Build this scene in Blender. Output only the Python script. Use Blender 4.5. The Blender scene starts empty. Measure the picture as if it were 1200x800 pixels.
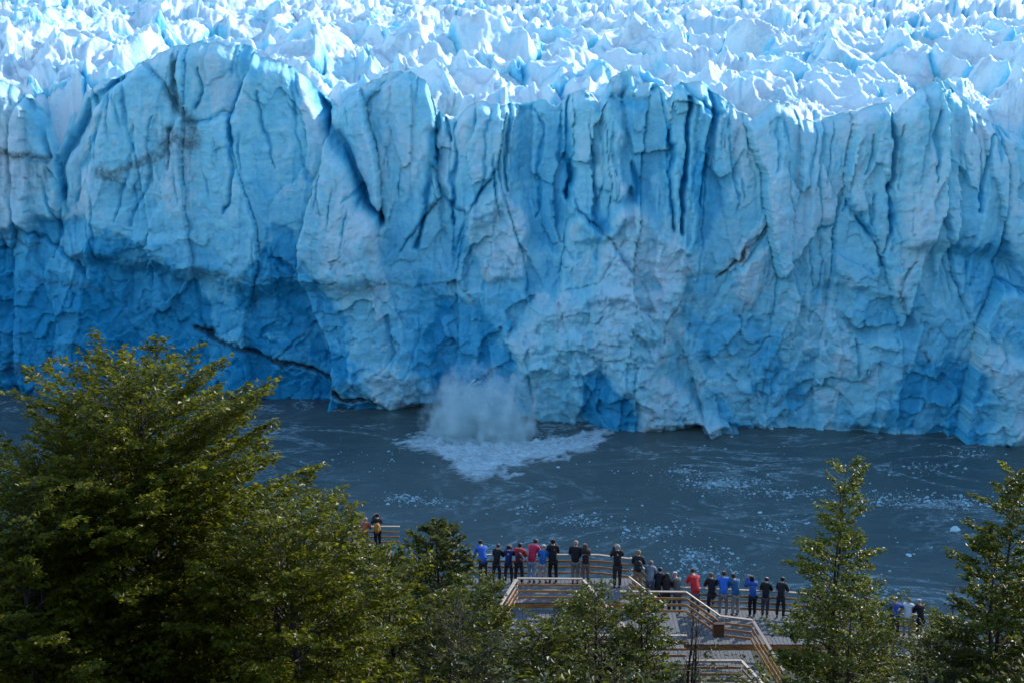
import bpy, math, random
import numpy as np
from mathutils import Vector
R = math.radians
random.seed(7)
rng = np.random.default_rng(11)
scene = bpy.context.scene
COL = scene.collection

# ------------------------------------------------------------------ camera
CAM_Z, PITCH, FPX = 85.0, R(14.5), 1600.0          # FPX: focal length in pixels of a 1200 px wide frame
cam_d = bpy.data.cameras.new('camera')
cam_d.sensor_width = 36.0
cam_d.lens = FPX / 1200 * 36
cam_d.clip_start = 0.2
cam_d.clip_end = 8000
cam = bpy.data.objects.new('camera', cam_d)
COL.objects.link(cam)
cam.location = (0, 0, CAM_Z)
cam.rotation_euler = (math.pi / 2 - PITCH, 0, 0)
scene.camera = cam

# ------------------------------------------------------------------ sky, sun, exposure
SUN_AZ, SUN_EL = R(44), R(27)                       # azimuth clockwise from +Y
world = bpy.data.worlds.new('World')
scene.world = world
world.use_nodes = True
wn = world.node_tree
bg = wn.nodes['Background']
sky = wn.nodes.new('ShaderNodeTexSky')
sky.sky_type = 'NISHITA'
sky.sun_disc = False
sky.sun_elevation = SUN_EL
sky.sun_rotation = SUN_AZ
sky.altitude = 200
sky.air_density = 1.0
sky.dust_density = 0.0
sky.ozone_density = 1.8
bg.inputs['Strength'].default_value = 0.14
wn.links.new(sky.outputs[0], bg.inputs['Color'])
sd = bpy.data.lights.new('sun', 'SUN')
sd.energy = 2.1
sd.angle = R(0.53)
sd.color = (1.0, 0.93, 0.83)
sun = bpy.data.objects.new('sun', sd)
COL.objects.link(sun)
to_sun = Vector((math.sin(SUN_AZ) * math.cos(SUN_EL), math.cos(SUN_AZ) * math.cos(SUN_EL), math.sin(SUN_EL)))
sun.rotation_euler = to_sun.to_track_quat('Z', 'Y').to_euler()
sun.location = (100, 100, 200)
vs = scene.view_settings
vs.view_transform = 'Standard'
vs.look = 'None'
vs.exposure = 1.34
vs.gamma = 1.0
scene.cycles.max_bounces = 6
scene.cycles.transparent_max_bounces = 8
scene.cycles.volume_bounces = 5
scene.cycles.use_denoising = True

# ------------------------------------------------------------------ helpers
def depr(py):                                       # depression angle of an image row, radians
    return PITCH + np.arctan((np.asarray(py, float) - 400) / FPX)

def at_y(px, py, Y):                                # pixel on the vertical plane y = Y
    t = math.tan(float(depr(py)))
    z = CAM_Z - Y * t
    d = Y * math.cos(PITCH) + (CAM_Z - z) * math.sin(PITCH)
    return Vector(((px - 600) / FPX * d, Y, z))

def at_z(px, py, Z):                                # pixel on the horizontal plane z = Z
    return at_y(px, py, (CAM_Z - Z) / math.tan(float(depr(py))))

def proj(x, y, z):
    d = y * math.cos(PITCH) + (CAM_Z - z) * math.sin(PITCH)
    up = -y * math.sin(PITCH) * -1
    v = (z - CAM_Z) * math.cos(PITCH) + y * math.sin(PITCH)
    return 600 + FPX * x / d, 400 - FPX * v / d

def sstep(a, b, x):
    t = np.clip((x - a) / (b - a), 0, 1)
    return t * t * (3 - 2 * t)

def _h(ix, iy, seed):
    n = (ix.astype(np.int64) * 374761393 + iy.astype(np.int64) * 668265263 + seed * 974711) & 0xFFFFFFFF
    n = ((n ^ (n >> 13)) * 1274126177) & 0xFFFFFFFF
    n = ((n ^ (n >> 16)) * 2246822519) & 0xFFFFFFFF
    return ((n ^ (n >> 15)) & 0xFFFFFF) / float(0x1000000)

def gnoise(x, y, seed=0):                           # gradient noise, about -1..1
    xi = np.floor(x); yi = np.floor(y)
    fx = x - xi; fy = y - yi
    u = fx ** 3 * (fx * (fx * 6 - 15) + 10); v = fy ** 3 * (fy * (fy * 6 - 15) + 10)
    def g(ox, oy):
        a = _h(xi + ox, yi + oy, seed) * 2 * math.pi
        return np.cos(a) * (fx - ox) + np.sin(a) * (fy - oy)
    a = g(0, 0); b = g(1, 0); c = g(0, 1); d = g(1, 1)
    return 1.5 * ((a + (b - a) * u) * (1 - v) + (c + (d - c) * u) * v)

def fbm(x, y, seed=0, octv=4, gain=0.5):
    s = 0; a = 1.0; f = 1.0
    for k in range(octv):
        s = s + a * gnoise(x * f + 17.3 * k, y * f - 9.1 * k, seed + k)
        a *= gain; f *= 2.03
    return s

def ridged(x, y, seed=0, octv=4, gain=0.5):
    s = 0; a = 1.0; f = 1.0; w = 1.0
    for k in range(octv):
        n = 1 - np.abs(gnoise(x * f + 31.7 * k, y * f + 5.9 * k, seed + k)) * 1.35
        n = np.clip(n, 0, 1) ** 2
        s = s + a * n * w
        w = np.clip(n * 1.6, 0, 1)
        a *= gain; f *= 2.1
    return s

def worley(x, y, seed=0, jit=0.85):                 # F1, F2, per-cell random, offset to the cell's point
    xi = np.floor(x); yi = np.floor(y)
    F1 = np.full(x.shape, 9.0); F2 = np.full(x.shape, 9.0)
    cid = np.zeros(x.shape); ox = np.zeros(x.shape); oy = np.zeros(x.shape)
    for a in (-1, 0, 1):
        for b in (-1, 0, 1):
            cx = xi + a; cy = yi + b
            dx = cx + 0.5 + (_h(cx, cy, seed) - 0.5) * jit - x
            dy = cy + 0.5 + (_h(cx, cy, seed + 77) - 0.5) * jit - y
            d = np.sqrt(dx * dx + dy * dy)
            nearer = d < F1
            F2 = np.where(nearer, F1, np.minimum(F2, d))
            cid = np.where(nearer, _h(cx, cy, seed + 151), cid)
            ox = np.where(nearer, dx, ox); oy = np.where(nearer, dy, oy)
            F1 = np.where(nearer, d, F1)
    return F1, F2, cid, ox, oy

def seg_dist(px, py, pts):                          # distance to a polyline and the share of the way along it
    best = np.full(px.shape, 1e9); tt = np.zeros(px.shape)
    n = len(pts) - 1
    for k in range(n):
        ax, ay = pts[k]; bx, by = pts[k + 1]
        ux, uy = bx - ax, by - ay
        t = np.clip(((px - ax) * ux + (py - ay) * uy) / (ux * ux + uy * uy + 1e-9), 0, 1)
        d = np.hypot(px - ax - t * ux, py - ay - t * uy)
        m = d < best
        best = np.where(m, d, best); tt = np.where(m, (k + t) / n, tt)
    return best, tt

def poly_sdf(px, py, pts):                          # signed distance, positive inside
    d, _ = seg_dist(px, py, list(pts) + [pts[0]])
    ins = np.zeros(px.shape, bool)
    n = len(pts)
    for k in range(n):
        ax, ay = pts[k]; bx, by = pts[(k + 1) % n]
        if ay == by: continue
        c = ((ay > py) != (by > py)) & (px < (bx - ax) * (py - ay) / (by - ay) + ax)
        ins ^= c
    return np.where(ins, d, -d)

def arr_mesh(name, V, F, smooth=True, attrs=None):
    V = np.asarray(V, np.float32); F = np.asarray(F, np.int32)
    me = bpy.data.meshes.new(name)
    k = F.shape[1]
    me.vertices.add(len(V)); me.vertices.foreach_set('co', V.ravel())
    me.loops.add(F.size); me.loops.foreach_set('vertex_index', F.ravel())
    me.polygons.add(len(F))
    me.polygons.foreach_set('loop_start', np.arange(0, F.size, k, dtype=np.int32))
    me.polygons.foreach_set('loop_total', np.full(len(F), k, np.int32))
    me.polygons.foreach_set('use_smooth', np.full(len(F), smooth, bool))
    if attrs:
        for an, data in attrs.items():
            a = me.attributes.new(an, 'FLOAT', 'POINT')
            a.data.foreach_set('value', np.asarray(data, np.float32).ravel())
    me.update(calc_edges=True)
    return me

def link(name, me, mat=None, parent=None, loc=None):
    o = bpy.data.objects.new(name, me)
    COL.objects.link(o)
    if mat is not None and not me.materials: me.materials.append(mat)
    if parent is not None: o.parent = parent
    if loc is not None: o.location = loc
    return o

def tag(o, label=None, cat=None, group=None, kind=None):
    if label: o['label'] = label
    if cat: o['category'] = cat
    if group: o['group'] = group
    if kind: o['kind'] = kind
    return o

def empty(name, loc, label=None, cat=None, group=None, rz=0.0):
    o = bpy.data.objects.new(name, None)
    COL.objects.link(o)
    o.location = loc; o.rotation_euler = (0, 0, rz)
    o.empty_display_size = 0.3
    return tag(o, label, cat, group)

def grid_faces(nr, nc):
    i = np.arange(nr - 1)[:, None] * nc + np.arange(nc - 1)[None, :]
    return np.stack([i, i + 1, i + nc + 1, i + nc], -1).reshape(-1, 4)

# ------------------------------------------------------------------ materials
class NT:
    def __init__(s, name):
        s.m = bpy.data.materials.new(name); s.m.use_nodes = True
        s.t = s.m.node_tree; s.n = s.t.nodes
        s.p = s.n['Principled BSDF']; s.out = s.n['Material Output']
    def node(s, typ, **kw):
        n = s.n.new(typ)
        for k, v in kw.items():
            if k.startswith('i_'): n.inputs[k[2:].replace('_', ' ')].default_value = v
            else: setattr(n, k, v)
        return n
    def lk(s, a, b): s.t.links.new(a, b)
    def coord(s, scale=(1, 1, 1)):
        tc = s.node('ShaderNodeTexCoord'); mp = s.node('ShaderNodeMapping')
        mp.inputs['Scale'].default_value = scale
        s.lk(tc.outputs['Object'], mp.inputs['Vector'])
        return mp.outputs[0]
    def noise(s, scale, detail=4, rough=0.55, vec=None, dist=0.0):
        n = s.node('ShaderNodeTexNoise')
        n.inputs['Scale'].default_value = scale; n.inputs['Detail'].default_value = detail
        n.inputs['Roughness'].default_value = rough; n.inputs['Distortion'].default_value = dist
        if vec is not None: s.lk(vec, n.inputs['Vector'])
        return n.outputs['Fac']
    def math(s, op, a, b=None, c=None):
        n = s.node('ShaderNodeMath', operation=op)
        for k, v in enumerate((a, b, c)):
            if v is None: continue
            if isinstance(v, (int, float)): n.inputs[k].default_value = v
            else: s.lk(v, n.inputs[k])
        return n.outputs[0]
    def rng(s, v, a, b, c=0.0, d=1.0):
        n = s.node('ShaderNodeMapRange'); s.lk(v, n.inputs[0])
        for k, q in enumerate((a, b, c, d)): n.inputs[k + 1].default_value = q
        return n.outputs[0]
    def mix(s, f, a, b):
        n = s.node('ShaderNodeMix', data_type='RGBA')
        if isinstance(f, (int, float)): n.inputs[0].default_value = f
        else: s.lk(f, n.inputs[0])
        for k, v in ((6, a), (7, b)):
            if isinstance(v, tuple): n.inputs[k].default_value = (*v, 1) if len(v) == 3 else v
            else: s.lk(v, n.inputs[k])
        return n.outputs[2]
    def attr(s, name):
        return s.node('ShaderNodeAttribute', attribute_name=name).outputs['Fac']
    def bump(s, h, strength, dist, prev=None):
        b = s.node('ShaderNodeBump'); b.inputs['Strength'].default_value = strength
        b.inputs['Distance'].default_value = dist
        s.lk(h, b.inputs['Height'])
        if prev is not None: s.lk(prev, b.inputs['Normal'])
        return b.outputs[0]

def ice_material():
    s = NT('glacier_ice')
    v = s.coord(); vz = s.coord((1, 1, 0.35)); vh = s.coord((0.25, 0.25, 1.6))
    blue = s.attr('blue'); dirt = s.attr('dirt')
    n1 = s.noise(0.12, 5, 0.6, vz); n2 = s.noise(0.9, 5, 0.65, v); n3 = s.noise(0.45, 4, 0.6, vh)
    b = s.math('ADD', blue, s.rng(n1, 0.3, 0.7, -0.16, 0.16))
    b = s.math('ADD', b, s.rng(n2, 0.3, 0.7, -0.10, 0.10))
    crust = s.mix(s.rng(n3, 0.35, 0.7), (0.34, 0.77, 0.865), (0.25, 0.67, 0.81))
    crust = s.mix(s.rng(b, -0.22, 0.06), (0.70, 0.82, 0.85), crust)
    mid = s.mix(s.rng(b, 0.08, 0.55), crust, (0.09, 0.53, 0.76))
    deep = s.mix(s.rng(b, 0.5, 1.0), mid, (0.006, 0.32, 0.56))
    d2 = s.math('MULTIPLY', dirt, s.rng(n2, 0.25, 0.6, 0.25, 1.0))
    col = s.mix(d2, deep, (0.045, 0.045, 0.045))
    s.lk(col, s.p.inputs['Base Color'])
    s.p.inputs['Roughness'].default_value = 0.55
    s.p.inputs['Specular IOR Level'].default_value = 0.3
    s.p.inputs['Subsurface Weight'].default_value = 0.45
    s.p.inputs['Subsurface Radius'].default_value = (0.5, 1.6, 2.6)
    s.p.inputs['Subsurface Scale'].default_value = 0.8
    hb = s.bump(s.noise(0.8, 7, 0.7, v), 0.6, 0.8)
    hb = s.bump(s.noise(0.6, 3, 0.6, s.coord((0.5, 0.5, 4.0))), 0.3, 0.3, hb)
    vo = s.node('ShaderNodeTexVoronoi', feature='F1'); vo.inputs['Scale'].default_value = 0.55
    s.lk(v, vo.inputs['Vector'])
    hb = s.bump(s.rng(vo.outputs['Distance'], 0.0, 0.28), 0.25, 0.5, hb)
    s.lk(hb, s.p.inputs['Normal'])
    return s.m

def water_material():
    s = NT('glacial_water')
    v = s.coord((1, 1.6, 1)); foam = s.attr('foam')
    sw = s.noise(0.035, 5, 0.62, v, 1.6)
    st = s.math('SUBTRACT', 1.0, s.rng(s.math('ABSOLUTE', s.math('SUBTRACT', sw, 0.5)), 0.0, 0.05))
    st = s.math('MULTIPLY', st, s.rng(s.noise(0.6, 5, 0.75, v), 0.40, 0.75))
    st = s.math('MULTIPLY', st, s.rng(s.noise(0.03, 2, 0.5, v), 0.40, 0.60, 0.0, 0.75))
    fn = s.noise(0.5, 6, 0.72, v, 0.6)
    f = s.rng(s.math('ADD', foam, s.math('MULTIPLY', s.math('SUBTRACT', fn, 0.5), 1.5)), 0.42, 0.95)
    f = s.math('MULTIPLY', f, s.rng(s.noise(1.1, 5, 0.75, v), 0.3, 0.62, 0.45, 1.0))
    f = s.math('MAXIMUM', f, st)
    base = s.mix(s.rng(s.noise(0.02, 4, 0.6, v), 0.35, 0.65), (0.062, 0.096, 0.094), (0.095, 0.126, 0.118))
    s.lk(s.mix(f, base, (0.60, 0.80, 0.84)), s.p.inputs['Base Color'])
    s.lk(s.rng(f, 0, 1, 0.18, 0.7), s.p.inputs['Roughness'])
    s.p.inputs['IOR'].default_value = 1.33
    b = s.bump(s.noise(0.35, 4, 0.6, v, 0.5), 0.35, 0.6)
    b = s.bump(s.noise(1.6, 3, 0.6, v), 0.3, 0.15, b)
    b = s.bump(fn, 0.5, 0.5, b)
    s.lk(b, s.p.inputs['Normal'])
    return s.m

def plain(name, col, rough=0.6, var=0.25, scale=6.0, spec=0.3, bump=0.0, stretch=(1, 1, 1)):
    s = NT(name)
    v = s.coord(stretch); n = s.noise(scale, 4, 0.6, v)
    dark = tuple(c * (1 - var) for c in col); lite = tuple(min(1, c * (1 + var)) for c in col)
    s.lk(s.mix(s.rng(n, 0.3, 0.7), dark, lite), s.p.inputs['Base Color'])
    s.p.inputs['Roughness'].default_value = rough
    s.p.inputs['Specular IOR Level'].default_value = spec
    if bump: s.lk(s.bump(n, 0.6, bump), s.p.inputs['Normal'])
    return s.m

def leaf_material(name, c1, c2, c3, trans=0.58):
    s = NT(name)
    t = s.attr('tint')
    col = s.mix(s.rng(t, 0.0, 0.6), c1, c2)
    col = s.mix(s.rng(t, 0.75, 1.0), col, c3)
    s.lk(col, s.p.inputs['Base Color'])
    s.p.inputs['Roughness'].default_value = 0.38
    s.p.inputs['Specular IOR Level'].default_value = 0.3
    tr = s.node('ShaderNodeBsdfTranslucent')
    s.lk(s.mix(0.35, col, (0.30, 0.30, 0.02)), tr.inputs['Color'])
    mx = s.node('ShaderNodeMixShader'); mx.inputs[0].default_value = trans
    s.lk(s.p.outputs[0], mx.inputs[1]); s.lk(tr.outputs[0], mx.inputs[2])
    s.lk(mx.outputs[0], s.out.inputs['Surface'])
    return s.m

ICE = ice_material()
WATER = water_material()
SOIL = plain('hillside_soil', (0.035, 0.034, 0.018), 0.9, 0.5, 0.8, bump=0.2)
BARK = plain('bark', (0.07, 0.055, 0.042), 0.85, 0.4, 9, bump=0.02)
DRY = plain('dry_twigs', (0.16, 0.13, 0.11), 0.85, 0.3, 9)
LEAF_A = leaf_material('beech_leaves', (0.062, 0.078, 0.004), (0.150, 0.155, 0.007), (0.25, 0.20, 0.01))
LEAF_D = leaf_material('young_leaves', (0.070, 0.105, 0.008), (0.14, 0.165, 0.014), (0.23, 0.22, 0.025), 0.6)
LEAF_B = leaf_material('shrub_leaves', (0.052, 0.078, 0.006), (0.105, 0.125, 0.010), (0.17, 0.16, 0.02))
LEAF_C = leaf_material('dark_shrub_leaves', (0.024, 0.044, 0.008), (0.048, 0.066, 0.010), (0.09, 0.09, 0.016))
WOOD = plain('varnished_wood', (0.43, 0.21, 0.075), 0.5, 0.5, 2.2, stretch=(1, 8, 8))
WOODTOP = plain('sunlit_handrail_wood', (0.40, 0.30, 0.21), 0.45, 0.2, 3.0, stretch=(1, 8, 8))  # paler than the rails: sunlit brightness of the tops put into the colour
GREYPLANK = plain('grey_planks', (0.13, 0.135, 0.14), 0.8, 0.25, 2.5, stretch=(6, 1, 1))
STEEL = plain('galvanised_steel', (0.22, 0.22, 0.22), 0.5, 0.15, 5)
BRASH = plain('brash', (0.34, 0.54, 0.60), 0.5, 0.3, 0.3)
FLOE = plain('floating_ice', (0.50, 0.74, 0.80), 0.5, 0.15, 1.5, bump=0.1)

# ------------------------------------------------------------------ ground and water
def ground_z(x, y):
    z = 83.2 - 0.52 * np.minimum(y, 45) - 0.38 * np.clip(y - 45, 0, 15) - 0.62 * np.maximum(y - 60, 0) + 0.7 * gnoise(x / 9.0, y / 9.0, 5) + 0.25 * gnoise(x / 2.7, y / 2.7, 6)
    return np.where(y < 0, 83.2 + 0.3 * gnoise(x / 9.0, y / 9.0, 5) - 0.12 * y, z)
gx = np.concatenate([np.linspace(-900, -70, 40)[:-1], np.linspace(-70, 70, 141), np.linspace(70, 900, 40)[1:]])
gy = np.concatenate([np.linspace(-400, -12, 12)[:-1], np.linspace(-12, 90, 70), np.linspace(92, 176, 22)])
GX, GY = np.meshgrid(gx, gy)
GZ = ground_z(GX, GY)
o = link('hillside', arr_mesh('hillside', np.stack([GX, GY, GZ], -1).reshape(-1, 3), grid_faces(len(gy), len(gx))), SOIL)
o['kind'] = 'structure'

wx = np.concatenate([np.linspace(-2500, -135, 24)[:-1], np.linspace(-135, 135, 320), np.linspace(135, 2500, 24)[1:]])
wy = np.concatenate([np.linspace(60, 168, 10)[:-1], np.linspace(168, 292, 200), np.linspace(300, 420, 5)])
WX, WY = np.meshgrid(wx, wy)
PX, PY = proj(WX, WY, np.zeros_like(WX))
FOAM = [(462, 521), (505, 503), (560, 508), (625, 515), (672, 508), (712, 497), (703, 525), (662, 534), (628, 541), (600, 548), (572, 563), (545, 560), (522, 540), (505, 528)]
nz = fbm(WX / 5, WY / 5, 40, 4)
nz2 = fbm(WX / 1.6, WY / 2.2, 41, 3)
sd_ = poly_sdf(PX + 16 * nz + 7 * nz2, PY + 5 * nz + 3 * nz2, FOAM)
foam = sstep(-13, 9, sd_) * 0.95
for (cx, cy, sx, sy, a) in [(850, 566, 52, 9, .62), (800, 552, 30, 5, .5), (930, 577, 60, 5, .5), (1090, 590, 75, 9, .62), (430, 500, 70, 8, .45), (400, 560, 40, 8, .4), (470, 583, 45, 6, .52), (690, 512, 70, 5, .5), (650, 500, 50, 7, .58), (780, 520, 50, 5, .4), (610, 596, 45, 6, .42), (690, 612, 50, 8, .45), (770, 622, 45, 9, .48), (815, 652, 40, 12, .5), (1030, 690, 20, 12, .5), (1130, 533, 40, 5, .45), (905, 616, 30, 7, .38)]:
    foam = np.maximum(foam, a * np.exp(-((PX - cx) / sx) ** 2 - ((PY - cy) / sy) ** 2))
wz = 0.16 * fbm(WX / 4.5, WY / 3.0, 44, 4) + 1.1 * foam * np.abs(fbm(WX / 2.2, WY / 2.0, 45, 3)) * sstep(0.5, 0.9, foam)
inview = (np.abs(WX) < 134) & (WY > 169) & (WY < 291)
wz = np.where(inview, wz, 0)
o = link('lake_water', arr_mesh('lake_water', np.stack([WX, WY, wz], -1).reshape(-1, 3), grid_faces(len(wy), len(wx)), True, {'foam': foam}), WATER)
o['kind'] = 'structure'

# ------------------------------------------------------------------ glacier
CREST = [(-400, 90), (-200, 100), (-60, 85), (0, 92), (30, 100), (55, 128), (72, 165), (88, 135), (104, 108), (140, 92), (180, 72), (205, 62), (222, 52), (240, 47), (290, 54), (312, 64), (345, 74), (372, 104),
         (398, 132), (408, 116), (428, 98), (455, 88), (482, 84), (500, 98), (513, 132), (532, 142), (548, 126), (566, 118), (598, 120), (612, 124), (640, 116), (652, 126), (664, 112), (684, 100), (700, 122), (716, 92), (738, 84),
         (748, 98), (770, 100), (782, 118), (796, 94), (824, 95), (840, 112), (862, 132), (880, 138), (902, 122), (922, 118), (940, 140), (958, 150), (985, 138), (1020, 124), (1036, 120), (1044, 132), (1062, 112), (1080, 104), (1096, 88), (1116, 108), (1140, 130), (1166, 150), (1200, 160), (1300, 150), (1600, 130)]
WLINE = [(-600, 466), (0, 466), (320, 474), (440, 477), (540, 482), (620, 488), (690, 494), (740, 503), (830, 505), (1000, 511), (1200, 520), (1700, 535)]
cp = np.array(CREST, float); wp = np.array(WLINE, float)

def front_y(px):                                    # where the foot of the ice meets the water
    return CAM_Z / np.tan(depr(np.interp(px, wp[:, 0], wp[:, 1])))

NR = 310
fx = np.concatenate([np.linspace(-300, -112, 120)[:-1], np.linspace(-112, 112, 900), np.linspace(112, 300, 120)[1:]])
NC = len(fx)
pxc = 600 + FPX * fx / 272.0
yf = front_y(pxc)
for _ in range(3):
    pxc = 600 + FPX * fx / (yf * math.cos(PITCH) + 70 * math.sin(PITCH)); yf = front_y(pxc)
LEAN = 9.0
crest_px = np.interp(pxc, cp[:, 0], cp[:, 1])
crest_px = crest_px + 5.0 * fbm(fx / 5.0, fx * 0 + 3.3, 71, 3) + 4 * (worley(fx / 4.0, fx * 0 + .5, 72)[2] - 0.5)
zc = CAM_Z - (yf + LEAN) * np.tan(depr(crest_px))
T = np.linspace(0, 1, NR)[:, None] ** 0.97
Z = -2.0 + (zc[None, :] + 2.0) * T
X = np.repeat(fx[None, :], NR, 0)
YB = yf[None, :] + LEAN * np.clip(T, 0, 1) ** 1.4
PX, PY = proj(X, YB, Z)

upper = sstep(0.28, 0.68, T + 0.16 * gnoise(X / 22, Z / 40, 3) + 0.08 * gnoise(X / 7, Z / 14, 4))      # fluted upper wall against the spalled lower wall
wxp = X + 2.5 * gnoise(X / 14, Z / 22, 9) + 0.35 * gnoise(X / 3, Z / 4, 10) + 0.18 * gnoise(X / 0.8, Z / 1.1, 11)
wzp = Z + 3.0 * gnoise(X / 9, Z / 20, 12) + 0.8 * gnoise(X / 2, Z / 2, 13)
d = np.zeros_like(X); blue = np.full_like(X, 0.12); dirt = np.zeros_like(X)
slab = 1 - 0.6 * sstep(560, 480, PX) * sstep(70, 120, PX)      # broad smooth slabs on this stretch
def cr(c, k): return _h(np.floor(c * 99991), c * 0, k) - 0.5
# broad slabs and pillars: every cell is a plane of its own, set back or tilted against its neighbours
F1, F2, c, ox, oy = worley(wxp / 13, wzp / 42 + 0.3, 21)
d += (c - 0.5) * 5.5 + ox * cr(c, 5) * 9 + oy * cr(c, 7) * 5
blue += 0.34 * (0.5 - c) + 0.35 * sstep(0.05, 0.0, F2 - F1) * upper
d -= 1.0 * sstep(0.05, 0.0, F2 - F1) * (0.2 + 0.8 * upper)
F1, F2, c, ox, oy = worley(wxp / 5.0, wzp / 17 + 4.1, 23)
d += ((c - 0.5) * 2.4 + ox * cr(c, 6) * 5.0 + oy * cr(c, 8) * 3.0) * (0.3 + 0.7 * upper) * slab
blue += 0.26 * (0.5 - c) + 0.18 * sstep(0.06, 0.0, F2 - F1) * upper
F1, F2, c, ox, oy = worley(wxp / 2.1, wzp / 8.5 + 1.7, 24)
d += ((c - 0.5) * 0.75 + ox * cr(c, 16) * 1.9 + oy * cr(c, 17) * 1.4) * (0.3 + 0.7 * upper) * sstep(-0.35, 0.25, gnoise(X / 12, Z / 25, 39)) * slab
blue += 0.10 * (0.5 - c)
# narrow melt cracks running down the wall
fl = np.clip(1 - np.abs(gnoise(wxp / 3.6, wzp / 40, 31)) * 9, 0, 1) * sstep(0.05, 0.4, gnoise(wxp / 7, wzp / 16, 32)) * upper
d -= 1.2 * fl; blue += 0.45 * fl
d += 0.22 * gnoise(wxp / 1.3, wzp / 9, 33) * upper
# pits
F1, F2, c, ox, oy = worley(X / 1.8, Z / 2.1, 36, 0.95)
pit = sstep(0.2, 0.05, F1 * (1 + 0.5 * gnoise(X / .5, Z / .5, 38))) * (c > 0.84) * sstep(-0.2, 0.3, gnoise(X / 10, Z / 9, 42)) * (0.4 + 0.6 * gnoise(X / 4, Z / 4, 43))
d -= 0.5 * pit; blue += 0.25 * pit
# conchoidal scars of the lower wall
F1, F2, c, ox, oy = worley((wxp + 2.5 * gnoise(X / 6, Z / 6, 55)) / 8.5, (wzp + 2.2 * gnoise(X / 5, Z / 5, 56)) / 7.5, 25)
low = 1 - upper
d += (-(0.75 - F1) * 1.6 * sstep(0.35, 0.8, c) + (c - 0.5) * 1.4 + ox * cr(c, 26) * 3.4 + oy * cr(c, 27) * 3.4) * low
blue += (0.22 * sstep(0.5, 0.95, c) - 0.14 * sstep(0.4, 0.0, c)) * low
F1, F2, c, ox, oy = worley((X + 1.2 * gnoise(X / 3, Z / 3, 57)) / 3.0, (Z + 1.2 * gnoise(X / 3, Z / 3, 58)) / 3.4, 26)
d += ((c - 0.5) * 0.75 + ox * cr(c, 9) * 1.8 + oy * cr(c, 28) * 1.6 - 0.2 * F1) * (0.25 + 0.75 * low)
F1, F2, c, ox, oy = worley((X + 0.5 * gnoise(X, Z, 59)) / 1.2, (Z + 0.5 * gnoise(X, Z, 60)) / 1.7, 27)
d += ((c - 0.5) * 0.16 - 0.1 * F1) * (0.6 + 0.4 * low)
d += 0.17 * fbm(X / 2.0, Z / 2.6, 34, 5, 0.6)
# old horizontal layering, a little proud or sunk
lay = gnoise(X / 60, (Z + 0.035 * X) / 2.2, 37)
d += 0.16 * lay * low + 0.06 * lay

pxw = PX + 7 * gnoise(X / 7, Z / 9, 85) + 4 * gnoise(X / 3, Z / 5, 81) + 1.5 * gnoise(X / 1, Z / 1.5, 82)
pyw = PY + 8 * gnoise(X / 8, Z / 8, 86) + 4 * gnoise(X / 4, Z / 4, 83) + 1.5 * gnoise(X / 1, Z / 1.2, 84)
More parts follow.
